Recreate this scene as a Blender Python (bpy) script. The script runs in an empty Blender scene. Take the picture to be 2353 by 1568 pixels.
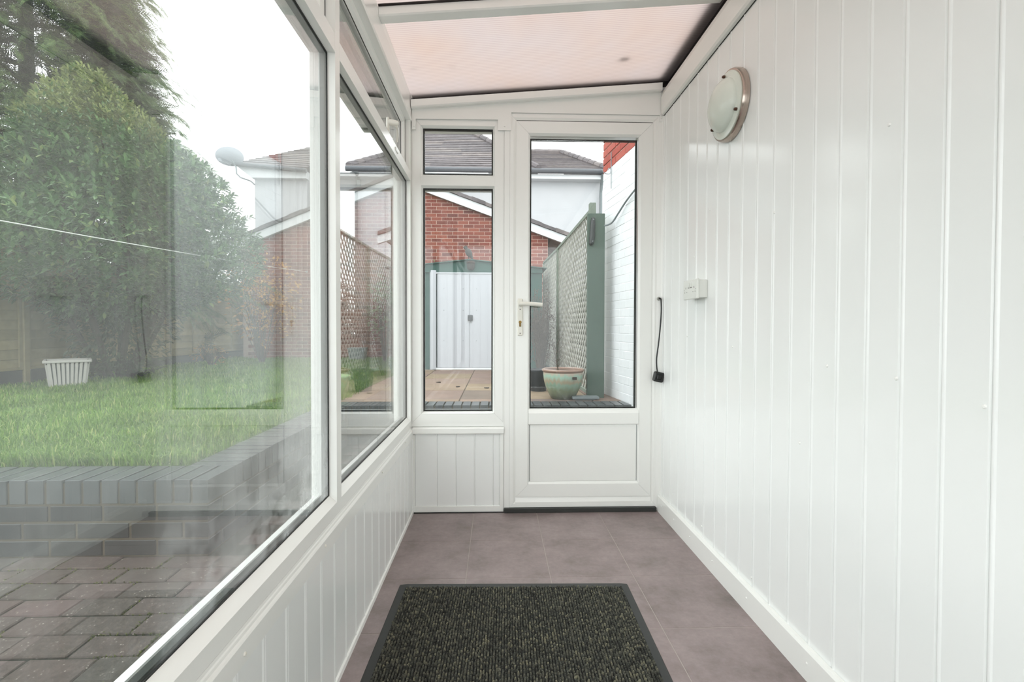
import bpy, bmesh, math, random
import numpy as np
from mathutils import Vector, Matrix, noise
S = bpy.context.scene
COL = S.collection
R = math.radians
random.seed(7); rng = np.random.default_rng(7)

# ------------------------------------------------------------------ camera
cam_d = bpy.data.cameras.new('camera'); cam = bpy.data.objects.new('camera', cam_d); COL.objects.link(cam)
cam.location = (0, 0, .97)
cam.rotation_euler = (R(90-1.032), R(-.13), R(-1.883))
cam_d.sensor_width = 36; cam_d.lens = 36*1110/2353; cam_d.shift_y = -12/2353
cam_d.clip_start = .02; cam_d.clip_end = 200
S.camera = cam
# ------------------------------------------------------------------ overcast sky
W = bpy.data.worlds.new('overcast_sky'); S.world = W; W.use_nodes = True
wn = W.node_tree; wn.nodes.clear()
bg = wn.nodes.new('ShaderNodeBackground'); wo = wn.nodes.new('ShaderNodeOutputWorld')
wc = wn.nodes.new('ShaderNodeTexCoord'); wz = wn.nodes.new('ShaderNodeTexNoise'); wr = wn.nodes.new('ShaderNodeValToRGB')
wz.inputs['Scale'].default_value = 1.6; wz.inputs['Detail'].default_value = 3
wr.color_ramp.elements[0].color = (.88, .92, .97, 1); wr.color_ramp.elements[1].color = (1, 1, 1, 1)
wn.links.new(wc.outputs['Generated'], wz.inputs['Vector']); wn.links.new(wz.outputs[0], wr.inputs[0])
wn.links.new(wr.outputs[0], bg.inputs[0]); wn.links.new(bg.outputs[0], wo.inputs[0])
bg.inputs[1].default_value = 1.0
S.view_settings.view_transform = 'Standard'; S.view_settings.look = 'None'
S.view_settings.gamma = 1; S.view_settings.use_curve_mapping = False
S.view_settings.exposure = 1.85

# ------------------------------------------------------------------ material helpers
def lin(c):
    c = c/255
    return c/12.92 if c <= .04045 else ((c+.055)/1.055)**2.4
def rgb(r, g, b): return (lin(r), lin(g), lin(b), 1)
class NT:
    def __init__(s, name):
        s.m = bpy.data.materials.new(name); s.m.use_nodes = True
        s.t = s.m.node_tree; s.t.nodes.clear(); s.out = s.n('OutputMaterial')
    def n(s, k, **kw):
        nd = s.t.nodes.new('ShaderNode'+k)
        for a, v in kw.items():
            if a in nd.inputs: nd.inputs[a].default_value = v
            else: setattr(nd, a, v)
        return nd
    def l(s, a, b): s.t.links.new(a, b)
    def pos(s, scale=(1, 1, 1), kind='obj'):
        g = s.n('NewGeometry') if kind == 'world' else s.n('TexCoord')
        mp = s.n('Mapping'); mp.inputs['Scale'].default_value = scale
        s.l(g.outputs['Position' if kind == 'world' else 'Object'], mp.inputs[0]); return mp.outputs[0]
    def noise(s, vec, scale=5, detail=4, rough=.6):
        t = s.n('TexNoise', Scale=scale, Detail=detail, Roughness=rough); s.l(vec, t.inputs['Vector']); return t.outputs[0]
    def ramp(s, fac, stops):
        r = s.n('ValToRGB'); e = r.color_ramp.elements
        while len(e) < len(stops): e.new(.5)
        for i, (p, c) in enumerate(stops): e[i].position = p; e[i].color = c
        s.l(fac, r.inputs[0]); return r.outputs[0]
    def mix(s, f, a, b, mode='MIX'):
        m = s.n('Mix', data_type='RGBA', blend_type=mode)
        for v, i in ((f, 0), (a, 6), (b, 7)):
            if hasattr(v, 'is_output') or hasattr(v, 'links'): s.l(v, m.inputs[i])
            else: m.inputs[i].default_value = v
        return m.outputs[2]
    def math(s, op, a, b=None, clamp=False):
        m = s.n('Math', operation=op); m.use_clamp = clamp
        for v, i in ((a, 0), (b, 1)):
            if v is None: continue
            if hasattr(v, 'links'): s.l(v, m.inputs[i])
            else: m.inputs[i].default_value = v
        return m.outputs[0]
    def bsdf(s, col, rough=.5, metal=0, bump=None, bstr=.3, bdist=.01, spec=.5):
        p = s.n('BsdfPrincipled'); p.inputs['Metallic'].default_value = metal
        p.inputs['Specular IOR Level'].default_value = spec
        if hasattr(col, 'links'): s.l(col, p.inputs['Base Color'])
        else: p.inputs['Base Color'].default_value = col
        if hasattr(rough, 'links'): s.l(rough, p.inputs['Roughness'])
        else: p.inputs['Roughness'].default_value = rough
        if bump is not None:
            b = s.n('Bump', Strength=bstr, Distance=bdist); s.l(bump, b.inputs['Height']); s.l(b.outputs[0], p.inputs['Normal'])
        return p.outputs[0]
    def end(s, sh): s.l(sh, s.out.inputs[0]); return s.m
def plain(name, c, rough=.5, metal=0, var=.06, scale=8, spec=.5):
    t = NT(name); v = t.noise(t.pos(kind='world'), scale)
    c2 = tuple(x*(1-var*2) for x in c[:3])+(1,)
    return t.end(t.bsdf(t.mix(v, c2, c), rough, metal, spec=spec))
def varied(name, stops, rough=.8, nscale=20, grain=.3, bump=.4, bdist=.004, island=False, mottle=(.75, 1.1), objrand=True):
    t = NT(name)
    oi = t.n('ObjectInfo').outputs['Random']
    if island:
        g = t.n('NewGeometry').outputs['Random Per Island']; oi = t.math('FRACT', t.math('ADD', oi, g))
    base = t.ramp(oi, stops)
    nv = t.noise(t.pos(kind='world'), nscale, 5, .7)
    mot = t.ramp(nv, [(.25, (mottle[0],)*3+(1,)), (.75, (mottle[1],)*3+(1,))])
    return t.end(t.bsdf(t.mix(1.0, base, mot, 'MULTIPLY'), rough, bump=nv, bstr=bump, bdist=bdist))

M = {}
M['upvc'] = plain('white_upvc', rgb(245, 246, 242), .22, var=.006, scale=3)
M['cladding'] = plain('glossy_white_cladding', rgb(244, 246, 244), .16, var=.006, scale=2)
M['cream'] = plain('cream_plastic', rgb(238, 236, 226), .3)
M['socket'] = plain('white_socket_plastic', rgb(236, 238, 232), .3)
M['rubber'] = plain('black_rubber', rgb(28, 30, 28), .6)
M['spacer'] = plain('dark_green_spacer', rgb(22, 34, 24), .6)
M['dark'] = plain('dark_hole_and_shadow', rgb(70, 60, 52), .7)
M['threshold'] = plain('black_threshold_strip', rgb(52, 54, 52), .45)
M['brass'] = plain('brass', rgb(130, 105, 60), .35, .9)
M['chrome'] = plain('brushed_nickel', rgb(190, 176, 165), .2, 1)
M['bronze'] = plain('bronze_stud', rgb(92, 66, 52), .4, .6)
M['cable'] = plain('black_cable', rgb(18, 18, 17), .35)
M['grey_metal'] = plain('grey_metal', rgb(150, 155, 158), .4, .4)
M['roof_seal'] = plain('dark_roof_seal', rgb(38, 30, 30), .6)
t = NT('opal_glass')
lw = t.n('LayerWeight', Blend=.4)
M['opal'] = t.end(t.bsdf(rgb(222, 228, 218), .18))
def tile_mat():
    t = NT('purple_grey_floor_tile')
    p = t.pos(kind='world')
    a = t.noise(p, 5, 5, .65); b = t.noise(p, 45, 4, .7)
    c = t.ramp(a, [(.28, rgb(112, 101, 97)), (.48, rgb(140, 125, 124)), (.72, rgb(158, 143, 142))])
    d = t.ramp(b, [(.3, (.86, .86, .85, 1)), (.7, (1.06, 1.05, 1.05, 1))])
    return t.end(t.bsdf(t.mix(1.0, c, d, 'MULTIPLY'), .34, bump=b, bstr=.12, bdist=.002))
M['tile'] = tile_mat()
M['grout'] = plain('pale_grout', rgb(190, 178, 172), .9, var=.2, scale=4)
def glass_mat(name, dirt=.0, streak_hi=.0, tint=(.965, .975, .968, 1), axis='y', refl=1.75):
    t = NT(name)
    tr = t.n('BsdfTransparent'); tr.inputs[0].default_value = tint
    gl = t.n('BsdfGlossy', Roughness=0.0); gl.inputs[0].default_value = (1, 1, 1, 1)
    fr = t.n('Fresnel', IOR=1.5); g = t.n('NewGeometry')
    f = t.math('MULTIPLY', t.math('MULTIPLY', fr.outputs[0], refl), t.math('SUBTRACT', 1, g.outputs['Backfacing']), clamp=True)
    m1 = t.n('MixShader'); t.l(f, m1.inputs[0]); t.l(tr.outputs[0], m1.inputs[1]); t.l(gl.outputs[0], m1.inputs[2])
    if dirt <= 0: return t.end(m1.outputs[0])
    sc = (1, 40, 1.4) if axis == 'y' else (40, 1, 1.4)
    s1 = t.noise(t.pos(sc, 'world'), 1.0, 5, .6)
    sc2 = (1, 9, .8) if axis == 'y' else (9, 1, .8)
    s2 = t.noise(t.pos(sc2, 'world'), 1.0, 3, .5)
    sp = t.n('SeparateXYZ'); t.l(g.outputs['Position'], sp.inputs[0])
    low = t.n('MapRange'); t.l(sp.outputs['Z'], low.inputs[0])
    low.inputs[1].default_value = 1.9; low.inputs[2].default_value = .45; low.inputs[3].default_value = .4; low.inputs[4].default_value = 1.0
    far = t.n('MapRange'); t.l(sp.outputs['Y'], far.inputs[0])
    far.inputs[1].default_value = .4; far.inputs[2].default_value = 1.35; far.inputs[3].default_value = .33; far.inputs[4].default_value = 1.0
    k1 = t.ramp(s1, [(.42, (0, 0, 0, 1)), (.7, (1, 1, 1, 1))]); k2 = t.ramp(s2, [(.42, (0, 0, 0, 1)), (.68, (1, 1, 1, 1))])
    k = t.math('ADD', t.math('MULTIPLY', k1, .5), t.math('MULTIPLY', k2, .8))
    k = t.math('MULTIPLY', t.math('MULTIPLY', k, low.outputs[0]), far.outputs[0])
    bl = t.ramp(t.noise(t.pos((1, 5, 7), 'world'), 1.0, 6, .65), [(.47, (0, 0, 0, 1)), (.58, (1, 1, 1, 1))])
    lz = t.n('MapRange'); t.l(sp.outputs['Z'], lz.inputs[0]); lz.inputs[1].default_value = .86; lz.inputs[2].default_value = .56; lz.inputs[3].default_value = 0; lz.inputs[4].default_value = 1.2
    k = t.math('ADD', k, t.math('MULTIPLY', t.math('MULTIPLY', bl, lz.outputs[0]), far.outputs[0]))
    k = t.math('MULTIPLY', t.math('ADD', k, .06), dirt)
    k = t.math('MULTIPLY', k, t.math('SUBTRACT', 1, g.outputs['Backfacing']), clamp=True)
    df = t.n('BsdfDiffuse'); df.inputs[0].default_value = (.85, .87, .86, 1)
    tl = t.n('BsdfTranslucent'); tl.inputs[0].default_value = (.85, .87, .86, 1)
    m2 = t.n('MixShader'); m2.inputs[0].default_value = .6; t.l(df.outputs[0], m2.inputs[1]); t.l(tl.outputs[0], m2.inputs[2])
    m3 = t.n('MixShader'); t.l(k, m3.inputs[0]); t.l(m1.outputs[0], m3.inputs[1]); t.l(m2.outputs[0], m3.inputs[2])
    return t.end(m3.outputs[0])
M['glass'] = glass_mat('window_glass', refl=1.5)
M['end_glass'] = glass_mat('end_window_glass', refl=.8)
M['misted'] = glass_mat('misted_window_glass', .20)
M['smeared'] = glass_mat('smeared_window_glass', .05, axis='x', refl=.8)
def poly_mat(top):
    t = NT('pink_twinwall_polycarbonate' if not top else 'clear_polycarbonate_top')
    if top:
        tr = t.n('BsdfTransparent'); tr.inputs[0].default_value = (.97, .95, .94, 1); return t.end(tr.outputs[0])
    p = t.pos(kind='world'); sp = t.n('SeparateXYZ'); t.l(p, sp.inputs[0])
    fr = t.math('FRACT', t.math('MULTIPLY', sp.outputs['Y'], 1/.0128))
    st = t.ramp(fr, [(0, (.80, .76, .75, 1)), (.16, (1, 1, 1, 1)), (.84, (1, 1, 1, 1)), (1, (.80, .76, .75, 1))])
    nz = t.noise(p, 2.2, 3); c = t.ramp(nz, [(.3, rgb(243, 220, 208)), (.7, rgb(240, 226, 222))])
    c = t.mix(1.0, c, st, 'MULTIPLY'); c = t.mix(1.0, c, (.345, .348, .343, 1), 'MULTIPLY')
    tl = t.n('BsdfTranslucent'); t.l(c, tl.inputs[0])
    pr = t.n('BsdfDiffuse'); t.l(c, pr.inputs[0])
    gl = t.n('BsdfGlossy', Roughness=.12)
    m = t.n('MixShader'); m.inputs[0].default_value = .12; t.l(tl.outputs[0], m.inputs[1]); t.l(pr.outputs[0], m.inputs[2])
    m2 = t.n('MixShader'); m2.inputs[0].default_value = .04; t.l(m.outputs[0], m2.inputs[1]); t.l(gl.outputs[0], m2.inputs[2])
    return t.end(m2.outputs[0])
M['poly'] = poly_mat(False); M['polytop'] = poly_mat(True)
# outside
M['blue_brick'] = varied('blue_grey_engineering_brick', [(0, rgb(34, 38, 38)), (.5, rgb(42, 45, 43)), (1, rgb(50, 51, 47))], .45, 14, bump=.2)
M['coping'] = varied('grey_coping_brick', [(0, rgb(68, 73, 75)), (.5, rgb(76, 81, 82)), (1, rgb(85, 89, 89))], .3, 14, bump=.06)
M['mortar'] = plain('sandy_mortar', rgb(94, 86, 68), .95, var=.25, scale=6)
M['mossy'] = plain('mossy_paver_joint', rgb(40, 44, 22), .95, var=.4, scale=9)
def paver_mat():
    t = NT('reddish_grey_block_paver')
    oi = t.n('ObjectInfo').outputs['Random']
    base = t.ramp(oi, [(0, rgb(84, 70, 64)), (.35, rgb(76, 70, 64)), (.7, rgb(90, 76, 72)), (1, rgb(70, 67, 60))])
    p = t.pos(kind='world'); v = t.n('TexVoronoi', Scale=80); t.l(p, v.inputs['Vector'])
    sp = t.ramp(v.outputs['Distance'], [(.12, (1, 1, 1, 1)), (.26, (0, 0, 0, 1))])
    n = t.noise(p, 30, 5, .7); sel = t.ramp(n, [(.5, (0, 0, 0, 1)), (.62, (1, 1, 1, 1))])
    mot = t.ramp(n, [(.3, (.7, .7, .68, 1)), (.7, (1.15, 1.15, 1.15, 1))])
    c = t.mix(1.0, base, mot, 'MULTIPLY')
    c = t.mix(t.math('MULTIPLY', t.math('MULTIPLY', sp, sel), .8), c, rgb(176, 170, 158))
    big = t.noise(p, 2.5, 3); c = t.mix(t.ramp(big, [(.5, (0, 0, 0, 1)), (.75, (.5, .5, .5, 1))]), c, rgb(88, 92, 76))
    return t.end(t.bsdf(c, .9, bump=n, bstr=.6, bdist=.004))
M['paver'] = paver_mat()
M['red_brick'] = varied('red_garage_brick', [(0, rgb(112, 60, 51)), (.4, rgb(127, 67, 56)), (.75, rgb(140, 78, 62)), (1, rgb(96, 53, 48))], .85, 25, bump=.3, island=True)
M['pink_mortar'] = plain('pale_pink_mortar', rgb(196, 172, 160), .95, var=.1, scale=8)
M['white_brick'] = varied('white_painted_brick', [(0, rgb(236, 238, 240)), (1, rgb(242, 243, 245))], .8, 12, bump=.5, bdist=.006, mottle=(.94, 1.02))
M['orange_brick'] = varied('bright_red_brick', [(0, rgb(170, 78, 68)), (1, rgb(186, 90, 76))], .85, 14, bump=.4, mottle=(.75, 1.05))
M['white_paint'] = plain('white_paint', rgb(222, 224, 226), .6, var=.05, scale=5)
M['render'] = plain('white_rendered_wall', rgb(194, 195, 198), .85, var=.06, scale=2)
M['roof_tile'] = varied('weathered_grey_brown_roof_tile', [(0, rgb(92, 87, 90)), (.5, rgb(106, 100, 102)), (1, rgb(120, 112, 110))], .85, 5, island=True, mottle=(.6, 1.25))
M['gutter'] = plain('dark_grey_gutter', rgb(78, 82, 88), .5)
M['grey_pipe'] = plain('grey_drainpipe', rgb(120, 128, 130), .5)
M['brown_pipe'] = plain('brown_drainpipe', rgb(84, 50, 44), .5)
M['slab'] = varied('buff_pink_paving_slab', [(0, rgb(126, 106, 94)), (.35, rgb(136, 114, 104)), (.7, rgb(140, 122, 98)), (1, rgb(110, 96, 88))], .85, 4, mottle=(.75, 1.12))
M['slab_joint'] = plain('dark_slab_joint', rgb(88, 80, 68), .95, var=.2)
M['green_metal'] = plain('teal_green_shed_metal', rgb(34, 76, 68), .5, var=.05, scale=4)
M['shed_white'] = plain('pale_grey_white_shed_door', rgb(180, 182, 188), .5, var=.02, scale=3)
M['sage'] = plain('sage_green_painted_timber', rgb(80, 98, 87), .75, var=.12, scale=20)
M['lath'] = varied('pale_weathered_trellis_lath', [(0, rgb(168, 168, 158)), (1, rgb(186, 186, 178))], .85, 20)
M['fence'] = varied('weathered_olive_fence_board', [(0, rgb(124, 116, 84)), (.5, rgb(140, 130, 96)), (1, rgb(156, 144, 108))], .9, 12, mottle=(.7, 1.15))
M['gravel_board'] = plain('dark_gravel_board', rgb(50, 54, 50), .9)
M['soil'] = plain('dark_soil', rgb(52, 50, 34), 1, var=.3, scale=10)
M['bark'] = plain('dark_bark', rgb(62, 52, 44), .95, var=.3, scale=20)
M['twig'] = plain('grey_brown_twig', rgb(92, 82, 72), .9, var=.2, scale=30)
M['teal_pot'] = None
M['black_plastic'] = plain('black_plastic', rgb(40, 44, 48), .5)
M['stone_grey'] = plain('mottled_grey_stone', rgb(78, 76, 72), .9, var=.4, scale=40)
M['dish'] = plain('grey_satellite_dish', rgb(150, 155, 162), .5)
M['tub'] = plain('pale_green_plastic_tub', rgb(150, 172, 110), .5)
M['line'] = plain('white_plastic_cord', rgb(215, 218, 214), .6)
def leaf_mat(name, stops, rough=.45, trans=.35, nsc=3):
    t = NT(name); g = t.n('NewGeometry').outputs['Random Per Island']; oi = t.n('ObjectInfo').outputs['Random']
    f = t.math('FRACT', t.math('ADD', g, oi))
    c = t.ramp(f, stops)
    nz = t.ramp(t.noise(t.pos(kind='world'), nsc, 3), [(.3, (.72, .75, .72, 1)), (.7, (1.2, 1.18, 1.1, 1))])
    c = t.mix(1.0, c, nz, 'MULTIPLY')
    b = t.bsdf(c, rough); tl = t.n('BsdfTranslucent'); t.l(c, tl.inputs[0])
    m = t.n('MixShader'); m.inputs[0].default_value = trans; t.l(b, m.inputs[1]); t.l(tl.outputs[0], m.inputs[2])
    return t.end(m.outputs[0])
M['laurel'] = leaf_mat('laurel_leaf', [(0, rgb(56, 84, 52)), (.5, rgb(82, 114, 76)), (.9, rgb(112, 142, 100)), (1, rgb(146, 160, 104))], .28, .25)
M['laurel_top'] = leaf_mat('laurel_young_leaf', [(0, rgb(104, 122, 78)), (1, rgb(150, 158, 106))])
M['conifer'] = leaf_mat('conifer_spray', [(0, rgb(58, 84, 52)), (.5, rgb(84, 112, 66)), (1, rgb(122, 142, 82))], .7, .35, 1.2)
M['conifer_shaded'] = leaf_mat('shaded_inner_conifer_spray', [(0, rgb(38, 52, 36)), (1, rgb(62, 78, 50))], .8, .2, 1.2)  # darker copy of the conifer greens, shade inside the crown painted in
M['grass'] = leaf_mat('grass_blade', [(0, rgb(76, 112, 38)), (.5, rgb(104, 142, 56)), (.85, rgb(132, 164, 78)), (1, rgb(180, 184, 124))], .6, .4, 2)
M['autumn'] = leaf_mat('autumn_leaf', [(0, rgb(190, 140, 76)), (.6, rgb(206, 160, 92)), (1, rgb(180, 116, 70))], .6, .4)
M['climber'] = leaf_mat('pale_green_leaf', [(0, rgb(110, 130, 84)), (1, rgb(160, 170, 130))], .6, .4)
M['hedge'] = leaf_mat('dark_hedge_and_shaded_leaf', [(0, rgb(44, 58, 40)), (1, rgb(72, 86, 58))], .6, .3)
def pot_mat():
    t = NT('drip_glazed_ceramic'); p = t.pos(); sp = t.n('SeparateXYZ'); t.l(p, sp.inputs[0])
    n = t.noise(t.pos((30, 30, 2)), 1, 3)
    h = t.math('ADD', sp.outputs['Z'], t.math('MULTIPLY', t.math('SUBTRACT', n, .5), .09))
    c = t.ramp(t.math('DIVIDE', h, .27), [(.05, rgb(96, 104, 92)), (.3, rgb(124, 132, 104)), (.5, rgb(140, 164, 144)), (.6, rgb(168, 152, 128)), (.78, rgb(158, 190, 172)), (.9, rgb(196, 178, 160))])
    return t.end(t.bsdf(c, .2))
M['glaze'] = pot_mat()
M['pot_rim'] = plain('brown_glazed_rim', rgb(150, 118, 100), .3)
t = NT('dark_mat_pile')
g = t.n('NewGeometry').outputs['Random Per Island']
M['pile'] = t.end(t.bsdf(t.ramp(g, [(0, rgb(48, 49, 45)), (.5, rgb(74, 75, 67)), (.85, rgb(94, 93, 80)), (1, rgb(122, 119, 98))]), .95))
M['mat_rubber'] = plain('dark_grey_mat_rubber', rgb(52, 54, 53), .6, var=.08, scale=10)
M['mat_base'] = plain('black_mat_base', rgb(20, 21, 20), .95)

# ------------------------------------------------------------------ mesh helpers
def mesh(name, v, f, mats, smooth=False, fm=None):
    me = bpy.data.meshes.new(name); me.from_pydata([tuple(p) for p in v], [], f)
    for m in (mats if isinstance(mats, (list, tuple)) else [mats]): me.materials.append(m)
    if fm: me.polygons.foreach_set('material_index', fm)
    if smooth: me.polygons.foreach_set('use_smooth', [True]*len(me.polygons))
    me.update(); return me
def obj(name, me, parent=None, loc=(0, 0, 0), rot=(0, 0, 0), scale=(1, 1, 1)):
    o = bpy.data.objects.new(name, me); COL.objects.link(o)
    o.location = loc; o.rotation_euler = rot; o.scale = scale
    if parent: o.parent = parent
    return o
def tag(o, label, cat, group=None, kind=None):
    o['label'] = label; o['category'] = cat
    if group: o['group'] = group
    if kind: o['kind'] = kind
    return o
def thing(name, label, cat, loc=(0, 0, 0), group=None, kind=None, rot=(0, 0, 0)):
    return tag(obj(name, None, None, loc, rot), label, cat, group, kind)
def struct(name, label=None, loc=(0, 0, 0)):
    o = obj(name, None, None, loc); o['kind'] = 'structure'
    if label: o['label'] = label
    return o
class MB:
    def __init__(s): s.v = []; s.f = []; s.m = []
    def add(s, v, f, mi=0):
        k = len(s.v); s.v += [tuple(p) for p in v]; s.f += [tuple(i+k for i in q) for q in f]; s.m += [mi]*len(f); return s
    def box(s, x0, x1, y0, y1, z0, z1, mi=0):
        v = [(x, y, z) for x in (x0, x1) for y in (y0, y1) for z in (z0, z1)]
        return s.add(v, [(0, 1, 3, 2), (4, 6, 7, 5), (0, 4, 5, 1), (2, 3, 7, 6), (0, 2, 6, 4), (1, 5, 7, 3)], mi)
    def cbox(s, x0, x1, y0, y1, z0, z1, c=.002, mi=0):
        bm = bmesh.new(); bmesh.ops.create_cube(bm, size=1)
        for w in bm.verts: w.co = ((x0+x1)/2+w.co.x*(x1-x0), (y0+y1)/2+w.co.y*(y1-y0), (z0+z1)/2+w.co.z*(z1-z0))
        bmesh.ops.bevel(bm, geom=bm.edges[:], offset=c, segments=1, affect='EDGES')
        bm.verts.index_update(); s.add([w.co[:] for w in bm.verts], [tuple(w.index for w in q.verts) for q in bm.faces], mi); bm.free(); return s
    def prism(s, pts, axis, a, b, mi=0):
        """closed polygon pts extruded along axis from a to b; pts are the other two coords in xyz order"""
        n = len(pts)
        def P(p, t): return {0: (t, p[0], p[1]), 1: (p[0], t, p[1]), 2: (p[0], p[1], t)}[axis]
        v = [P(p, a) for p in pts]+[P(p, b) for p in pts]
        f = [tuple(range(n))[::-1], tuple(range(n, 2*n))]+[(i, (i+1) % n, n+(i+1) % n, n+i) for i in range(n)]
        bm = bmesh.new(); bv = [bm.verts.new(p) for p in v]
        for q in f: bm.faces.new([bv[i] for i in q])
        bmesh.ops.recalc_face_normals(bm, faces=bm.faces[:]); bm.verts.index_update()
        s.add([w.co[:] for w in bm.verts], [tuple(w.index for w in q.verts) for q in bm.faces], mi); bm.free(); return s
    def tube(s, pts, r, n=8, mi=0, cap=True):
        pts = [Vector(p) for p in pts]; rs = r if isinstance(r, (list, tuple)) else [r]*len(pts)
        v = []; f = []; up = None
        for i, p in enumerate(pts):
            d = (pts[min(i+1, len(pts)-1)]-pts[max(i-1, 0)]).normalized()
            if up is None: up = Vector((0, 0, 1)) if abs(d.z) < .9 else Vector((1, 0, 0))
            a = d.cross(up).normalized(); b = a.cross(d).normalized(); up = b
            for k in range(n):
                t = 2*math.pi*k/n; v.append(p+(a*math.cos(t)+b*math.sin(t))*rs[i])
        for i in range(len(pts)-1):
            for k in range(n): f.append((i*n+k, i*n+(k+1) % n, (i+1)*n+(k+1) % n, (i+1)*n+k))
        if cap: f += [tuple(range(n))[::-1], tuple(range((len(pts)-1)*n, len(pts)*n))]
        return s.add(v, f, mi)
    def lathe(s, prof, n=32, ax='z', c=(0, 0, 0), mi=0):
        """prof: (radius, height)"""
        v = []; f = []
        for r, h in prof:
            for k in range(n):
                t = 2*math.pi*k/n; a, b = r*math.cos(t), r*math.sin(t)
                v.append({'z': (c[0]+a, c[1]+b, c[2]+h), 'x': (c[0]+h, c[1]+a, c[2]+b), 'y': (c[0]+b, c[1]+h, c[2]+a)}[ax])
        for i in range(len(prof)-1):
            for k in range(n): f.append((i*n+k, i*n+(k+1) % n, (i+1)*n+(k+1) % n, (i+1)*n+k))
        return s.add(v, f, mi)
    def ring(s, mp, rect, prof, gap=.0004, mi=0):
        """mitred rectangular frame: rect (u0,v0,u1,v1) outer, prof closed loop of (inset, w); mp maps (u,v,w)"""
        u0, v0, u1, v1 = rect
        for side in range(4):
            v = []
            for t, w in prof:
                a = [(u0+t, v0+t), (u1-t, v0+t), (u1-t, v1-t), (u0+t, v1-t)]
                p, q = a[side], a[(side+1) % 4]
                d = Vector((q[0]-p[0], q[1]-p[1])).normalized()*gap
                v.append(mp(p[0]+d[0], p[1]+d[1], w)); v.append(mp(q[0]-d[0], q[1]-d[1], w))
            n = len(prof)
            f = [(2*i, 2*((i+1) % n), 2*((i+1) % n)+1, 2*i+1) for i in range(n)]
            f += [tuple(2*i for i in range(n))[::-1], tuple(2*i+1 for i in range(n))]
            bm = bmesh.new(); bv = [bm.verts.new(p) for p in v]
            for q in f: bm.faces.new([bv[i] for i in q])
            bmesh.ops.recalc_face_normals(bm, faces=bm.faces[:]); bm.verts.index_update()
            s.add([w.co[:] for w in bm.verts], [tuple(w.index for w in q.verts) for q in bm.faces], mi); bm.free()
        return s
    def mesh(s, name, mats, smooth=False): return mesh(name, s.v, s.f, mats, smooth, s.m)
    def obj(s, name, mats, parent=None, smooth=False, loc=(0, 0, 0), rot=(0, 0, 0)):
        if smooth:
            me = s.mesh(name, mats, True)
            try: me.set_sharp_from_angle(angle=R(35))
            except Exception: pass
            return obj(name, me, parent, loc, rot)
        return obj(name, s.mesh(name, mats), parent, loc, rot)

# ================================================================== ROOM SHELL
YB = 2.52      # inner face of the far end
Y0 = -1.7      # rear end behind the camera
XR = .87       # right wall face
zc = lambda x: 2.16+.085*(x+.44)          # underside of the roof sheets
# ---- floor
fl = struct('floor', 'purple grey ceramic tiled floor with pale grout')
MB().box(-.46, .9, Y0, 2.56, -.08, -.0009).obj('grout_bed', M['grout'], fl)
ty = [2.507]+[2.1755-.3265*k for k in range(13)]
tx = [-.432, -.1145, .2125, .5375, .866]
for i in range(len(ty)-1):
    for j in range(4):
        y1, y0 = ty[i]-.0015, ty[i+1]+.0015; x0, x1 = tx[j]+.0015, tx[j+1]-.0015
        if y0 < Y0: continue
        MB().cbox(x0, x1, y0, y1, -.01, 0, .0005).obj('floor_tile', M['tile'], fl)
# ---- right wall: vertical interlocking planks
wr_ = struct('wall_right', 'white plastic plank clad wall')
MB().box(XR+.008, XR+.10, Y0, 2.56, 0, 2.2).obj('backing', M['upvc'], wr_)
def plank(x, y0, y1, z0, z1, sgn, parent, name='plank'):
    """face at x looking toward -sgn; chamfered V joint at both long edges with a raised lip"""
    g = .003; d = .003*sgn; o_ = .0022*sgn
    pts = [(x+d, y0+.0002), (x, y0+g), (x, y1-.013), (x-o_*.8, y1-.010), (x-o_, y1-.0075), (x-o_*.6, y1-.0045), (x+d*.6, y1-.002), (x+d, y1-.0002), (x+.009*sgn, y1-.0002), (x+.009*sgn, y0+.0002)]
    return MB().prism(pts, 2, z0, z1).obj(name, M['cladding'], parent)
k = 0; y = .82+.0973*17+.06
ys = [.82+.0973*k for k in range(-26, 18)]
ys = [Y0]+[q for q in ys if q > Y0+.03 and q < 2.49]+[2.505]
for a, b in zip(ys[:-1], ys[1:]): plank(XR, a, b, .02, 2.2, 1, wr_)
pins = MB()
for (py, pz) in ((1.05, 1.42), (1.49, 1.33), (1.24, .87), (1.02, .86), (.83, .83), (1.95, 1.45), (2.17, .93), (2.1, 1.28), (1.35, .64), (1.75, .9), (2.33, .15), (2.0, .13), (1.6, .12)):
    pins.lathe([(0.0001, -.0035), (.003, -.003), (.0045, .0)], 10, 'x', (XR, py, pz))
pins.obj('fixing_pin', M['upvc'], wr_, True)
# ---- baseboard right
bb = struct('baseboard_right', 'white plastic skirting board')
MB().prism([(.852, 0.0), (.852, .082), (.857, .089), (.869, .089), (.869, 0)], 1, Y0, 2.503).obj('skirting_board', M['upvc'], bb)
pins = MB()
for py in (2.44, 2.27, 2.08, 1.86, 1.6, 1.28): pins.lathe([(.0001, -.003), (.003, -.0025), (.004, 0)], 10, 'x', (.852, py, .05))
pins.obj('fixing_pin', M['upvc'], bb, True)
# ---- wall plate trim right, top
t1 = struct('trim_1', 'white wall plate trim under the roof on the right')
MB().prism([(.869, 2.07), (.858, 2.075), (.853, 2.085), (.853, 2.165), (.862, 2.195), (.869, 2.2)], 1, Y0, 2.50).obj('wall_plate_trim', M['upvc'], t1)
MB().box(.905, .965, Y0, 2.56, 2.2005, 2.271).obj('dark_seal', M['roof_seal'], t1)
MB().box(.8670, .8705, Y0, 2.50, 2.0675, 2.0698).obj('shadow_strip', M['rubber'], t1)  # black strip standing in for the shade line under the trim
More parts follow.
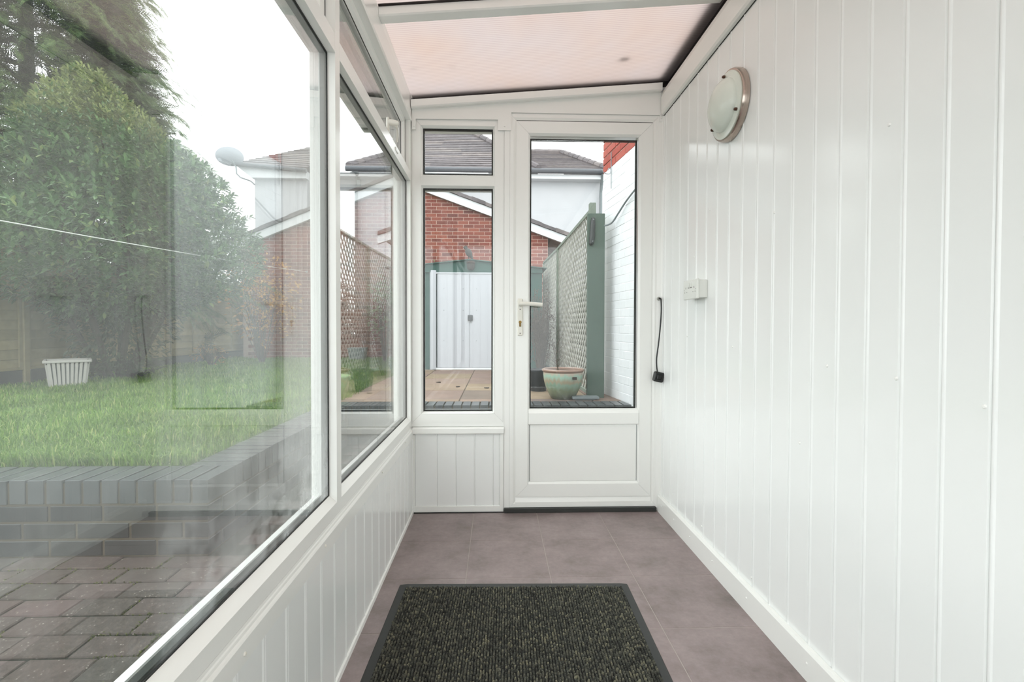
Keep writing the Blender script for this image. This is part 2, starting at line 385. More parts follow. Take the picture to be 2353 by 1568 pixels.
# ---- corner trim at far right
t2 = struct('trim_2', 'white corner bead between door frame and right wall')
MB().prism([(.842, 2.519), (.842, 2.512), (.862, 2.508), (.869, 2.502), (.8695, 2.519)], 2, .0, 2.07).obj('corner_bead', M['upvc'], t2)
# ---- left dado wall
wl = struct('wall_left', 'low white plank clad wall below the side windows')
MB().box(-.53, -.442, Y0, 2.60, -.06, .40).obj('backing', M['upvc'], wl)
ys = [.9129+.0985*k for k in range(-26, 16)]
ys = [Y0]+[q for q in ys if q > Y0+.03 and q < 2.49]+[2.517]
for a, b in zip(ys[:-1], ys[1:]): plank(-.433, a, b, .012, .395, -1, wl)
MB().prism([(-.434, 0), (-.434, .016), (-.428, .012), (-.426, 0)], 1, Y0, 2.517).obj('bottom_bead', M['upvc'], wl)
# ---- left sill trim
t3 = struct('trim_3', 'white moulded sill trim capping the low left wall')
MB().prism([(-.4335, .392), (-.4285, .394), (-.4285, .432), (-.4305, .4355), (-.4335, .438), (-.4345, .443), (-.4365, .4455), (-.4375, .4515), (-.46, .4515), (-.46, .392)], 1, Y0, 2.517).obj('sill_trim', M['upvc'], t3)
pins = MB()
for py, pz in ((1.83, .42), (1.22, .418), (.83, .41), (2.3, .42)): pins.lathe([(.0001, .003), (.003, .0025), (.004, 0)], 10, 'x', (-.4285, py, pz))
pins.obj('fixing_pin', M['cream'], t3, True)

# ---- left window: outer frame, mullions, transom, panes
LW = lambda u, v, w: (w, u, v)      # u=y, v=z, w=x
def pane(parent, rect, x_in, gap, axis, mat_in, mat_out, name='pane'):
    """sealed double unit: inner pane, spacer bar, outer pane"""
    u0, v0, u1, v1 = rect; th = .004
    if axis == 'x':   # glass normal along x, room on +x
        MB().box(x_in-th, x_in, u0, u1, v0, v1).obj(name, mat_in, parent)
        MB().box(x_in-gap-th, x_in-gap, u0, u1, v0, v1).obj(name, mat_out, parent)
        mp = LW; a, b = x_in-gap, x_in-th
        MB().ring(mp, (u0, v0, u1, v1), [(0, a), (0, b), (.0072, b), (.0072, a)]).obj('spacer_bar', M['spacer'], parent)
        MB().ring(mp, (u0, v0, u1, v1), [(0, x_in+.0002), (0, x_in+.002), (.0048, x_in+.002), (.0048, x_in+.0002)], 0).obj('gasket', M['rubber'], parent)
    else:             # normal along y, room on -y
        mp = lambda u, v, w: (u, w, v)
        MB().box(u0, u1, x_in, x_in+th, v0, v1).obj(name, mat_in, parent)
        MB().box(u0, u1, x_in+gap, x_in+gap+th, v0, v1).obj(name, mat_out, parent)
        MB().ring(mp, (u0, v0, u1, v1), [(0, x_in+th), (0, x_in+gap), (.0065, x_in+gap), (.0065, x_in+th)]).obj('spacer_bar', M['spacer'], parent)
        MB().ring(mp, (u0, v0, u1, v1), [(0, x_in-.002), (0, x_in-.0002), (.0048, x_in-.0002), (.0048, x_in-.002)], 0).obj('gasket', M['rubber'], parent)
w1 = struct('window_1', 'white framed side window of large panes with top opening lights')
xf, xg, xo = -.4375, -.460, -.506
MULL = [(1.337, 1.3775), (-.36, -.3195)]
yA, yB = -1.62, 2.487                   # clear opening ends
zb, zt0, zt1, zh = .506, 1.713, 1.7655, 2.022
fr = MB()
# bottom rail with bead rising to the glass, inside and outside
fr.prism([(xf, .452), (xf, .4866), (xg+.0005, .5055), (xg+.0005, .4992), (xg-.024, .4992), (xg-.024, .506), (xg-.040, .504), (xo, .49), (xo, .452)], 1, Y0, 2.56)
fr.prism([(xf, 2.15), (xf, zh), (xf-.012, zh), (xf-.02, 2.036), (xo, 2.036), (xo, 2.15)], 1, Y0, 2.56)
for a, b in ((2.487, 2.56), (Y0, yA)): fr.box(xo, xf, a, b, .4866, zh)
for a, b in MULL:
    fr.prism([(xf, a+.001), (xf, b-.001), (xg, b), (xo, b), (xo, a), (xg, a)], 2, .4866, zh+.01)
segs = [(yA, MULL[1][0]), (MULL[1][1], MULL[0][0]), (MULL[0][1], yB)]
for a, b in segs:
    fr.prism([(xf, zt0+.001), (xf, zt1-.003), (xf-.008, zt1), (xo, zt1), (xo, zt0), (xg, zt0)], 1, a, b)
fr.obj('frame', M['upvc'], w1)
sl = MB(); sl.prism([(-.58, .425), (-.507, .458), (-.507, .40), (-.58, .41)], 1, Y0, 2.6); sl.obj('outer_sill', M['upvc'], w1)
for i, (a, b) in enumerate(segs):
    pane(w1, (a, zb-.004, b, zt0), xg, .0165, 'x', M['misted'] if i == 1 else M['glass'], M['glass'])
    # top hung sash
    s = MB(); xs = -.463
    s.ring(LW, (a+.004, zt1+.004, b-.004, 2.033), [(0, xs), (.036, xs), (.045, xs-.014), (.045, xs-.042), (0, xs-.042)])
    so = s.obj('sash', M['upvc'], w1)
    g = MB(); g.ring(LW, (a, zt1, b, 2.0375), [(0, xs-.004), (0, xs+.0004), (.0055, xs+.0004), (.0055, xs-.004)], 0)
    g.obj('sash_seal', M['rubber'], so)
    pane(so, (a+.045, zt1+.045, b-.045, 1.992), xs-.014, .0165, 'x', M['glass'], M['glass'])
# window handle on the far sash
h = MB(); hy, hz = 2.07, 1.822
h.cbox(-.463, -.452, hy-.012, hy+.012, hz-.03, hz+.03, .003)
h.tube([(-.455, hy, hz+.012), (-.44, hy+.002, hz+.011), (-.418, hy+.006, hz+.008), (-.4165, hy+.007, hz+.008)], [.0125, .013, .012, .009], 14)
h.tube([(-.424, hy+.006, hz), (-.424, hy+.03, hz-.004), (-.427, hy+.05, hz-.022), (-.432, hy+.058, hz-.05)], [.007, .006, .005, .0035], 10)
hh = h.obj('window_handle', M['cream'], w1, True)
MB().lathe([(.0001, .001), (.005, .001), (.0055, 0)], 12, 'x', (-.4165, hy+.007, hz+.008)).obj('lock', M['brass'], hh)
# small stay peg on the transom
MB().cbox(xf-.001, xf+.004, 2.12, 2.17, 1.735, 1.75, .0015).obj('stay_plate', M['upvc'], w1)

# ---- far end: low panel
we = struct('wall_end', 'low white plank panel below the end window')
MB().box(-.53, .041, 2.526, 2.60, -.06, .44).obj('backing', M['upvc'], we)
xs_ = [-.422, -.305, -.2065, -.1095, -.012, .022]
for a, b in zip(xs_[:-1], xs_[1:]):
    g = .003
    MB().prism([(a+.0003, 2.526), (a+.0003, 2.523), (a+g, 2.519), (b-g-.004, 2.519), (b-.0003, 2.523), (b-.0003, 2.526)], 2, .03, .415).obj('plank', M['cladding'], we)
e = MB(); e.cbox(-.4225, .022, 2.512, 2.521, .003, .034, .0015); e.cbox(.0205, .040, 2.512, 2.526, .003, .415, .0015)
e.cbox(-.4325, -.4215, 2.512, 2.526, .003, .41, .0015)
e.obj('edge_trim', M['upvc'], we)
MB().box(-.4325, .04, 2.505, 2.53, -.003, .0025).obj('base_shadow_strip', M['rubber'], we)  # black strip drawn as the line of shade where panel meets floor
t4 = struct('trim_4', 'white sill trim below the end window')
MB().prism([(2.53, .414), (2.505, .414), (2.503, .418), (2.503, .441), (2.507, .446), (2.53, .452)], 0, -.4325, .041).obj('sill_trim', M['upvc'], t4)
# ---- end window
w2 = struct('window_2', 'narrow white framed end window beside the door')
EW = lambda u, v, w: (u, w, v)
fy, gy, oy = 2.5165, 2.536, 2.60
fr = MB()
# outer frame; profile inset 0..; left .055, right .059, handled by two rings
fr.ring(EW, (-.4335, .4740, .036, 2.0520), [(0, fy), (.0425, fy), (.0450, fy-.0015), (.0545, gy), (.0545, oy), (0, oy)])
fr.box(.0405, .0428, fy+.003, oy, .0, 2.1); fr.box(-.4335, .041, fy+.001, oy, .4515, .4738).box(.0364, .041, fy+.001, oy, .4738, 2.1).box(-.4335, .041, fy+.001, oy, 2.0523, 2.1)
fr.prism([(gy, 1.689), (fy-.001, 1.700), (fy-.001, 1.750), (gy, 1.761), (oy, 1.761), (oy, 1.689)], 0, -.391, -.003)
fr.obj('frame', M['upvc'], w2)
pane(w2, (-.379, 1.761, -.0185, 1.9975), gy, .0165, 'y', M['smeared'], M['end_glass'])
pane(w2, (-.379, .5285, -.0185, 1.6895), gy, .0165, 'y', M['smeared'], M['end_glass'])
# ---- door
d1 = struct('door_1', 'white half glazed plastic door')
fr = MB()
fr.ring(EW, (.0705, .0250, .8495, 2.0720), [(0, 2.5125), (.018, 2.5125), (.0315, 2.519), (.0315, 2.60), (0, 2.60)])
fr.prism([(2.5120, .026), (2.5120, .052), (2.519, .077), (2.60, .077), (2.60, .026)], 0, .102, .818)
fr.box(.0425, .0700, 2.5140, 2.60, .0, 2.10).box(.0700, .8495, 2.5140, 2.60, 2.0724, 2.10)
fr.obj('door_frame', M['upvc'], d1)
MB().cbox(.042, .846, 2.497, 2.53, -.001, .024, .003).obj('threshold_strip', M['threshold'], d1)
ds = MB(); sy = 2.514
ds.ring(EW, (.1045, .0795, .8155, 2.0365), [(0, sy), (.0605, sy), (.0715, sy+.012), (.0715, sy+.06), (0, sy+.06)])
ds.prism([(sy-.0006, .128), (sy-.0006, .146), (sy+.0085, .1575), (sy+.06, .157), (sy+.06, .13)], 0, .17, .75)
dso = ds.obj('door_leaf', M['upvc'], d1)
MB().prism([(sy+.012, .4555), (sy-.004, .4625), (sy-.004, .5195), (sy+.010, .5425), (sy+.055, .5425), (sy+.055, .4555)], 0, .170, .750).obj('mid_rail', M['upvc'], dso)
pn = MB(); pn.cbox(.178, .742, sy+.009, sy+.045, .158, .4565, .001); pn.obj('lower_panel', M['upvc'], dso)
MB().box(.742, .7435, sy+.0085, sy+.0095, .158, .456).box(.1765, .178, sy+.0085, sy+.0095, .158, .456).obj('panel_bead', M['grey_metal'], dso)
MB().ring(EW, (.1018, .0767, .8182, 2.0403), [(0, 2.5165), (0, 2.530), (.003, 2.530), (.003, 2.5165)], 0).obj('door_stop', M['upvc'], d1)
MB().box(.104, .816, 2.5155, 2.53, 2.0367, 2.0402).obj('door_seal', M['rubber'], d1)
pane(dso, (.176, .5435, .7365, 1.9495), sy+.012, .0165, 'y', M['smeared'], M['end_glass'])
hd = MB(); hd.cbox(.1105, .1385, sy-.010, sy, .925, 1.118, .004); hdo = hd.obj('door_handle', M['cream'], dso)
lv = MB(); lv.tube([(.1235, sy-.008, 1.088), (.1235, sy-.04, 1.088)], .0105, 12); lv.tube([(.118, sy-.048, 1.0895), (.14, sy-.05, 1.0895), (.175, sy-.052, 1.0885), (.236, sy-.05, 1.084)], [.0095, .0105, .0105, .0105], 12)
lv.obj('lever', M['cream'], hdo, True)
kh = MB(); kh.lathe([(.0001, -.0025), (.0075, -.0025), (.0075, 0)], 16, 'y', (.1245, sy-.010, .996)); kh.cbox(.120, .129, sy-.0125, sy-.01, .972, .993, .002)
kh.obj('keyhole', M['brass'], hdo)
sc = MB()
for z_ in (1.062, .938): sc.lathe([(.0001, -.0012), (.0028, -.001), (.003, 0)], 10, 'y', (.1245, sy-.010, z_))
sc.obj('screw', M['dark'], hdo)
# ---- notched fascia above window and door
t5 = struct('trim_5', 'white notched board above the end window and door')
zbm = lambda x: 2.078+.075*(x+.44)
P = [(-.4325, 1.981), (-.413, 1.981), (-.413, 2.0365), (.0075, 2.0385), (.0075, 1.984), (.0755, 1.984), (.0775, 2.076), (.8485, 2.075), (.8485, 2.040), (.8685, 2.040), (.8685, zbm(.86)+.02), (-.4325, zbm(-.44)+.02)]
MB().prism(P, 1, 2.5065, 2.5115).obj('fascia_board', M['upvc'], t5)
pn = MB()
for (px, pz) in ((.043, 2.005), (-.422, 2.0), (.859, 2.06)): pn.lathe([(.0001, -.002), (.004, -.0018), (.0045, 0)], 12, 'y', (px, 2.5065, pz))
pn.obj('fixing_pin', M['upvc'], t5)
MB().prism([(-.53, 2.05), (.95, 2.05), (.95, zc(.95)-.041), (-.53, zc(-.53)-.041)], 1, 2.531, 2.60).obj('head_backing', M['upvc'], t5)
MB().prism([(-.53, zc(-.53)-.0408), (.95, zc(.95)-.0408), (.95, zc(.95)-.0002), (-.53, zc(-.53)-.0002)], 1, 2.55, 2.60).obj('roof_end_seal', M['roof_seal'], t5)
# ---- corner post far left
t6 = struct('trim_6', 'white corner post between side and end windows')
MB().box(-.53, -.434, 2.5205, 2.60, .44, 2.16).obj('corner_post', M['upvc'], t6)
# ---- rear end behind the camera: white door and glazing
wb = struct('wall_rear', 'white framed rear end with glazing')
MB().box(-.53, .97, Y0-.08, Y0-.005, -.06, .12).box(-.53, .97, Y0-.08, Y0-.005, 2.10, 2.3).box(-.53, -.44, Y0-.08, Y0-.005, .12, 2.10).box(.85, .97, Y0-.08, Y0-.005, .12, 2.10).box(.12, .18, Y0-.08, Y0-.005, .12, 2.10).obj('rear_frame', M['upvc'], wb)
MB().box(-.44, .12, Y0-.05, Y0-.04, .12, 2.1).box(.18, .85, Y0-.05, Y0-.04, .12, 2.1).obj('rear_pane', M['glass'], wb)

# ---- roof: rafters, sheets, eaves beam
ce = struct('ceiling', 'lean-to roof of pink ribbed translucent sheets between white rafters')
def slope_prism(mb, x0, x1, prof, mi=0):
    """prof of (y, dz above underside line) at x0 and x1"""
    n = len(prof); v = [(x0, y, zc(x0)+dz) for y, dz in prof]+[(x1, y, zc(x1)+dz) for y, dz in prof]
    f = [tuple(range(n))[::-1], tuple(range(n, 2*n))]+[(i, (i+1) % n, n+(i+1) % n, n+i) for i in range(n)]
    bm = bmesh.new(); bv = [bm.verts.new(p) for p in v]
    for q in f: bm.faces.new([bv[i] for i in q])
    bmesh.ops.recalc_face_normals(bm, faces=bm.faces[:]); bm.verts.index_update()
    mb.add([w.co[:] for w in bm.verts], [tuple(w.index for w in q.verts) for q in bm.faces], mi); bm.free()
raf = [1.852, .82, -.2, -1.2]
for ry in raf:
    m = MB(); slope_prism(m, -.437, .868, [(ry-.027, .012), (ry-.027, -.033), (ry-.022, -.038), (ry+.022, -.038), (ry+.027, -.033), (ry+.027, .012)])
    m.obj('rafter', M['upvc'], ce)
    m = MB(); slope_prism(m, -.437, .868, [(ry-.036, .0), (ry-.036, -.003), (ry-.0275, -.005), (ry-.0275, .0)]); m.obj('rafter_seal', M['roof_seal'], ce)
m = MB(); slope_prism(m, -.4325, .853, [(2.519, -.0405), (2.478, -.0405), (2.478, -.074), (2.484, -.079), (2.519, -.079)]); m.obj('end_rafter', M['upvc'], ce)
m = MB(); slope_prism(m, -.4325, .862, [(2.53, -.034), (2.479, -.036), (2.479, -.0405), (2.53, -.0405)]); m.obj('end_seal', M['roof_seal'], ce)
edges = [2.62, 1.852, .82, -.2, -1.2, Y0-.1]
for a, b in zip(edges[:-1], edges[1:]):
    x0, x1 = -.62, .97
    v = []
    for x in (x0, x1):
        for y_ in (b+.004, a-.004):
            for dz in (.0005, .016): v.append((x, y_, zc(x)+dz))
    m = MB(); m.add(v, [(0, 2, 6, 4)], 0); m.add(v, [(1, 5, 7, 3), (0, 1, 3, 2), (4, 6, 7, 5), (0, 4, 5, 1), (2, 3, 7, 6)], 1)
    m.obj('roof_sheet', [M['poly'], M['polytop']], ce)
MB().prism([(-.436, 2.021), (-.4325, 2.03), (-.4395, 2.1605), (-.53, 2.155), (-.53, 2.021)], 1, Y0, 2.517).obj('eaves_beam', M['upvc'], ce)
m = MB(); m.prism([(-.525, 2.11), (-.535, 2.03), (-.555, 1.998), (-.61, 1.985), (-.65, 1.995), (-.668, 2.03), (-.672, 2.105), (-.666, 2.105), (-.66, 2.035), (-.645, 2.005), (-.61, 1.993), (-.56, 2.005), (-.541, 2.035), (-.531, 2.11)], 1, Y0, 2.66); m.obj('gutter', M['gutter'], ce)
MB().box(-.526, -.506, Y0, 2.6, 2.03, 2.158).obj('fascia', M['upvc'], ce)
m = MB(); slope_prism(m, .85, 1.02, [(Y0, .018), (2.62, .018), (2.62, .024), (Y0, .024)]); m.obj('flashing', M['gutter'], ce)
m = MB(); slope_prism(m, -.62, 1.0, [(2.515, .018), (2.62, .018), (2.62, .03), (2.515, .03)]); m.obj('end_shade_strip', M['gutter'], ce)  # added on top of the sheets, itself unseen, to darken their far end
# dead leaves and grime on top of the roof sheets
def roof_leaf(x, y_, L, wd, a, label):
    n = 10; v = []
    for i in range(n+1):
        t = i/n; w_ = wd*math.sin(math.pi*min(1, t*1.05))**.8
        for s_ in (-1, 1):
            dx = (t-.5)*L; dy = s_*w_/2
            X = x+dx*math.cos(a)-dy*math.sin(a); Yq = y_+dx*math.sin(a)+dy*math.cos(a)
            v.append((X, Yq, zc(X)+.0175+abs(s_)*.001*math.sin(t*3)))
    m = MB(); m.add(v, [(2*i, 2*i+1, 2*i+3, 2*i+2) for i in range(n)]); m.add([(p[0], p[1], p[2]+.001) for p in v], [(2*i, 2*i+2, 2*i+3, 2*i+1) for i in range(n)])
    return tag(m.obj('dead_leaf', M['bark']), label, 'leaf', 'dead leaves lying on the roof sheets')
roof_leaf(.608, 2.31, .055, .03, .25, 'largest dead leaf on the pink roof sheet, near the far right corner')
roof_leaf(-.385, 2.27, .022, .008, .0, 'small dead leaf on the pink roof sheet, leftmost near the far end')
roof_leaf(-.205, 2.28, .014, .010, .6, 'small dead leaf on the pink roof sheet above the end window')
roof_leaf(-.02, 1.94, .012, .008, .6, 'tiny dead leaf on the roof close to the rafter, left of centre')
roof_leaf(.545, 1.92, .010, .016, 1.57, 'tiny dead leaf on the roof close to the rafter, towards the right')

# ================================================================== ROOM OBJECTS
# wall light
lt = thing('wall_light', 'round frosted glass wall light with brushed metal ring on the white wall', 'light', (XR, 1.765, 1.786))
MB().lathe([(.120, 0), (.126, -.003), (.126, -.019), (.123, -.026), (.114, -.026), (.114, -.02), (.120, 0)], 64, 'x').obj('metal_ring', M['chrome'], lt, True)
dome = [(.117, -.022), (.1165, -.030), (.096, -.0325), (.093, -.034)]+[(.093*math.cos(a), -.034-.046*math.sin(a)) for a in [R(x_) for x_ in range(8, 88, 8)]]+[(.0001, -.080)]
MB().lathe(dome, 64, 'x').obj('glass_shade', M['opal'], lt, True)
for a in (90, 210, 330):
    MB().lathe([(.0001, -.042), (.004, -.0415), (.0055, -.038), (.0055, -.032), (.003, -.028)], 14, 'x', (0, .105*math.cos(R(a)), .105*math.sin(R(a)))).obj('stud', M['bronze'], lt, True)
# socket
so = thing('double_socket', 'white surface-mounted double plug socket on the clad right wall', 'socket', (XR, 2.03, 1.131))
MB().cbox(-.036, 0, -.066, .066, -.037, .037, .002).obj('back_box', M['socket'], so)
fp = MB().cbox(-.0475, -.036, -.072, .072, -.0415, .0415, .003).obj('face_plate', M['socket'], so)
for s_ in (-1, 1):
    MB().cbox(-.0505, -.0475, s_*.012-.006, s_*.012+.006, .010, .030, .001).obj('rocker_switch', M['socket'], fp)
    MB().box(-.0480, -.0474, s_*.012-.008, s_*.012+.008, .0062, .0085).obj('switch_shadow', M['dark'], fp)  # dark bar drawn as the shadow below the rocker
    hl = MB(); c = s_*.043
    hl.box(-.0478, -.0474, c-.0016, c+.0016, .004, .012); hl.box(-.0478, -.0474, c-.013, c-.009, -.012, -.009); hl.box(-.0478, -.0474, c+.009, c+.013, -.012, -.009)
    hl.obj('pin_hole', M['dark'], fp)
    MB().lathe([(.0001, -.0481), (.0022, -.0479), (.0024, -.0474)], 10, 'x', (0, s_*.0605, 0)).obj('screw', M['grey_metal'], fp)
# cable with plug hanging at the door jamb
cb = thing('plug_lead', 'short black cable with black plug hanging beside the door frame', 'cable', (.872, 2.49, 1.118))
pts = [(-.006, .014, .002), (.0, .002, .002), (.0005, -.004, -.012), (.0015, -.006, -.06), (-.003, -.006, -.14), (-.012, -.007, -.23), (-.022, -.008, -.31), (-.021, -.010, -.36), (-.017, -.012, -.383)]
def smooth_pts(p, n=5):
    out = []
    P_ = [Vector(q) for q in p]
    for i in range(len(P_)-1):
        a, b, c, d = P_[max(i-1, 0)], P_[i], P_[i+1], P_[min(i+2, len(P_)-1)]
        for k_ in range(n):
            t_ = k_/n; out.append(.5*((2*b)+(c-a)*t_+(2*a-5*b+4*c-d)*t_*t_+(-a+3*b-3*c+d)*t_**3))
    return out+[P_[-1]]
MB().tube([Vector(q)+Vector((-.016, 0, 0)) for q in smooth_pts(pts)], .0035, 10).obj('cable', M['cable'], cb, True)
pg = MB().cbox(-.026, .026, -.012, .018, -.026, .026, .006).obj('plug', M['cable'], cb, loc=(-.030, -.016, -.405), rot=(0, R(12), 0))
MB().cbox(-.013, .013, -.018, -.012, -.013, .013, .004).obj('plug_grip', M['cable'], pg)
MB().lathe([(.0045, -.006), (.009, -.004), (.010, .001)], 14, 'y', (-.022, .011, .002)).obj('cable_gland', M['lath'], cb, True)
# door mat
mt = thing('door_mat', 'dark green-grey ribbed doormat with black rubber border on the tiled floor', 'doormat', (.055, 1.15, 0), rot=(0, 0, R(-1.2)))
hw, y1, y0 = .428, .645, -.62
MB().prism([(-hw, 0), (-hw+.004, .004), (-hw+.028, .0065), (hw-.028, .0065), (hw-.004, .004), (hw, 0)], 1, y0, y1).obj('rubber_border', M['mat_rubber'], mt)
MB().box(-hw+.029, hw-.029, y0+.03, y1-.026, .0065, .0075).obj('pile_backing', M['mat_base'], mt)
nx, ny = 92, 150; gx = np.linspace(-hw+.034, hw-.034, nx); gy_ = np.linspace(y0+.035, y1-.031, ny)
V = []; Fq = []
for i, X in enumerate(gx):
    for j, Yq in enumerate(gy_):
        x = X+rng.normal(0, .0007); y_ = Yq+(i % 2)*.004+rng.normal(0, .0010); h_ = .0125+rng.normal(0, .0012); sk = rng.normal(0, .0012)
        k_ = len(V); a, b = .0030, .0044
        V += [(x-a, y_-b, .0075), (x+a, y_-b, .0075), (x+a, y_+b, .0075), (x-a, y_+b, .0075), (x-a*.55+sk, y_-b*.5, h_), (x+a*.55+sk, y_-b*.5, h_), (x+a*.55+sk, y_+b*.5, h_), (x-a*.55+sk, y_+b*.5, h_)]
        Fq += [(k_, k_+1, k_+5, k_+4), (k_+1, k_+2, k_+6, k_+5), (k_+2, k_+3, k_+7, k_+6), (k_+3, k_, k_+4, k_+7), (k_+4, k_+5, k_+6, k_+7)]
po = obj('pile', mesh('pile', V, Fq, M['pile']), mt); po['kind'] = 'stuff'

# ================================================================== OUTSIDE GROUND
GZ, TZ = -.02, .309
g1 = struct('ground', 'ground beneath the sunken patio and raised garden')
MB().box(-16, -1.25, -6, 2.2, -.4, GZ-.006).box(-1.25, 8, -6, 4.2, -.4, GZ-.006).obj('patio_bed', M['mossy'], g1)
MB().box(-20, -1.36, 2.2, 40, -.4, TZ-.012).box(-1.36, 16, 4.16, 40, -.4, TZ-.012).obj('garden_bed', M['soil'], g1)
# pavers
pv = thing('block_paving', 'reddish grey block pavers of the sunken patio outside the side window', 'paving', kind='structure')
pm = MB().cbox(-.1015, .1015, -.0505, .0505, -.05, 0, .004).mesh('paver', M['paver'])
cnt = 0
for r_ in range(-2, 21):
    yc = 2.062-.108*r_ if r_ >= 0 else None
    if yc is None: continue
    if yc < .15: break
    for c_ in range(-14, 1):
        xc = -.66+.208*c_+(.104 if r_ % 2 else 0)
        if xc > -.66 or xc < -3.3: continue
        vis = -xc/ max(yc, .01)
        if vis > 1.35: continue
        obj('paver', pm, pv, (xc, yc, GZ+random.uniform(-.003, .003)), (random.uniform(-.01, .01), random.uniform(-.01, .01), random.uniform(-.012, .012)))
for r_ in range(18):
    yc = 2.062+.108*(r_+1)
    if yc > 4.03: break
    for c_ in range(-3, 1):
        xc = -.66+.208*c_+(.104 if r_ % 2 == 0 else 0)
        if xc < -1.16 or xc > -.6: continue
        obj('paver', pm, pv, (xc, yc, GZ+random.uniform(-.003, .003)), (0, 0, random.uniform(-.01, .01)))
# moss tufts in the paver joints
V = []; Fq = []
def blade(V, F, p, h, w, az, lean, bend=.5):
    dx, dy = math.cos(az), math.sin(az); k_ = len(V); wx, wy = -dy*w/2, dx*w/2
    m_ = (p[0]+dx*lean*h*.35, p[1]+dy*lean*h*.35, p[2]+h*.6); t_ = (p[0]+dx*lean*h, p[1]+dy*lean*h, p[2]+h*(1-.3*lean))
    V += [(p[0]-wx, p[1]-wy, p[2]), (p[0]+wx, p[1]+wy, p[2]), (m_[0]+wx*.8, m_[1]+wy*.8, m_[2]), (m_[0]-wx*.8, m_[1]-wy*.8, m_[2]), t_]
    F += [(k_, k_+1, k_+2, k_+3), (k_+3, k_+2, k_+4)]
for i in range(6000):
    r_ = random.randrange(0, 9); yj = 2.062-.108*r_-.054
    if random.random() < .5: x = random.uniform(-2.6, -.8); y_ = yj
    else:
        c_ = random.randrange(-9, 0); x = -.66+.208*c_+(.104 if r_ % 2 else 0)+.104; y_ = yj+.054+random.uniform(-.05, .05)
    if noise.noise(Vector((x*3, y_*3, 1))) < .02: continue
    blade(V, Fq, (x+random.gauss(0, .003), y_+random.gauss(0, .003), GZ-.006), random.uniform(.006, .012), .005, random.uniform(0, 6.28), random.uniform(.2, 1))
M['moss'] = leaf_mat('joint_moss', [(0, rgb(62, 66, 34)), (.6, rgb(84, 90, 40)), (1, rgb(110, 118, 52))], .9, .2)
ms = obj('moss', mesh('moss', V, Fq, M['moss'])); tag(ms, 'green moss growing in the joints of the block paving', 'moss', kind='stuff')
V = []; Fq = []
for i in range(60):
    x, y_ = random.uniform(-2.3, -.9), random.uniform(1.2, 2.08); a = random.uniform(0, 6.28); L = random.uniform(.03, .11); w_ = .0012
    k_ = len(V); dx, dy = math.cos(a)*L, math.sin(a)*L; nx_, ny_ = -math.sin(a)*w_, math.cos(a)*w_
    V += [(x, y_, GZ+.006), (x+nx_, y_+ny_, GZ+.006), (x+dx*.5+nx_*5, y_+dy*.5+ny_*5, GZ+.012), (x+dx*.5+nx_*4, y_+dy*.5+ny_*4, GZ+.013), (x+dx, y_+dy, GZ+.006)]
    Fq += [(k_, k_+1, k_+2, k_+3), (k_+3, k_+2, k_+4)]
st = obj('dry_straw', mesh('dry_straw', V, Fq, M['twig'])); tag(st, 'scattered dry straw and grass clippings on the block paving', 'straw', kind='stuff')

# retaining wall
rw = thing('retaining_wall', 'low blue-grey brick retaining wall edging the raised lawn', 'wall', kind='structure')
MB().box(-3.8, -1.247, 2.121, 2.3, -.1, .296).box(-1.44, -1.248, 2.2, 4.2, -.1, .296).box(-1.3, 1.3, 4.081, 4.28, -.1, .296).obj('mortar_core', M['mortar'], rw)
MB().box(-3.8, -1.25, 2.124, 2.32, .285, .2975).box(-1.445, -1.251, 2.2, 4.28, .285, .2975).box(-1.3, 1.3, 4.084, 4.28, .285, .2975).obj('mossy_joint', M['mossy'], rw)
bmx = MB().cbox(-.1075, .1075, -.05, .05, -.0325, .0325, .0025).mesh('brick', M['blue_brick'])
cpm = MB().cbox(-.0325, .0325, -.1075, .1075, -.051, .051, .0015).mesh('coping_brick', M['coping'])
def rs(s=.004): return random.uniform(-s, s)
x = -1.2755
while x > -3.3:
    obj('coping_brick', cpm, rw, (x, 2.2225, .258+rs(.0015)), (rs(), 0, rs(.012))); x -= .0765
for i in range(24):
    y_ = 2.37+.0765*i
    if y_ > 4.05: break
    obj('coping_brick', cpm, rw, (-1.3495, y_, .258+rs(.0015)), (0, rs(), math.pi/2+rs(.012)))
x = -1.4
while x < 1.25:
    obj('coping_brick', cpm, rw, (x, 4.1825, .258+rs(.0015)), (rs(), 0, rs(.012))); x += .0765
for k_, z_ in enumerate((.1645, .0895, .0145)):
    x = -1.2425-.1075-(.1125 if k_ % 2 else 0)
    while x > -3.2: obj('brick', bmx, rw, (x, 2.167, z_), (0, 0, rs())); x -= .225
    y_ = 2.115+.1075+(.1125 if k_ % 2 == 0 else 0)
    if k_ % 2: obj('brick', bmx, rw, (-1.294, 2.170+.0, z_), (0, 0, math.pi/2), (.5, 1, 1))
    while y_ < 4.0: obj('brick', bmx, rw, (-1.292, y_, z_), (0, 0, math.pi/2+rs())); y_ += .225
    x = -1.13+(.1125 if k_ % 2 else 0)
    while x < 1.15: obj('brick', bmx, rw, (x, 4.127, z_), (0, 0, rs())); x += .225

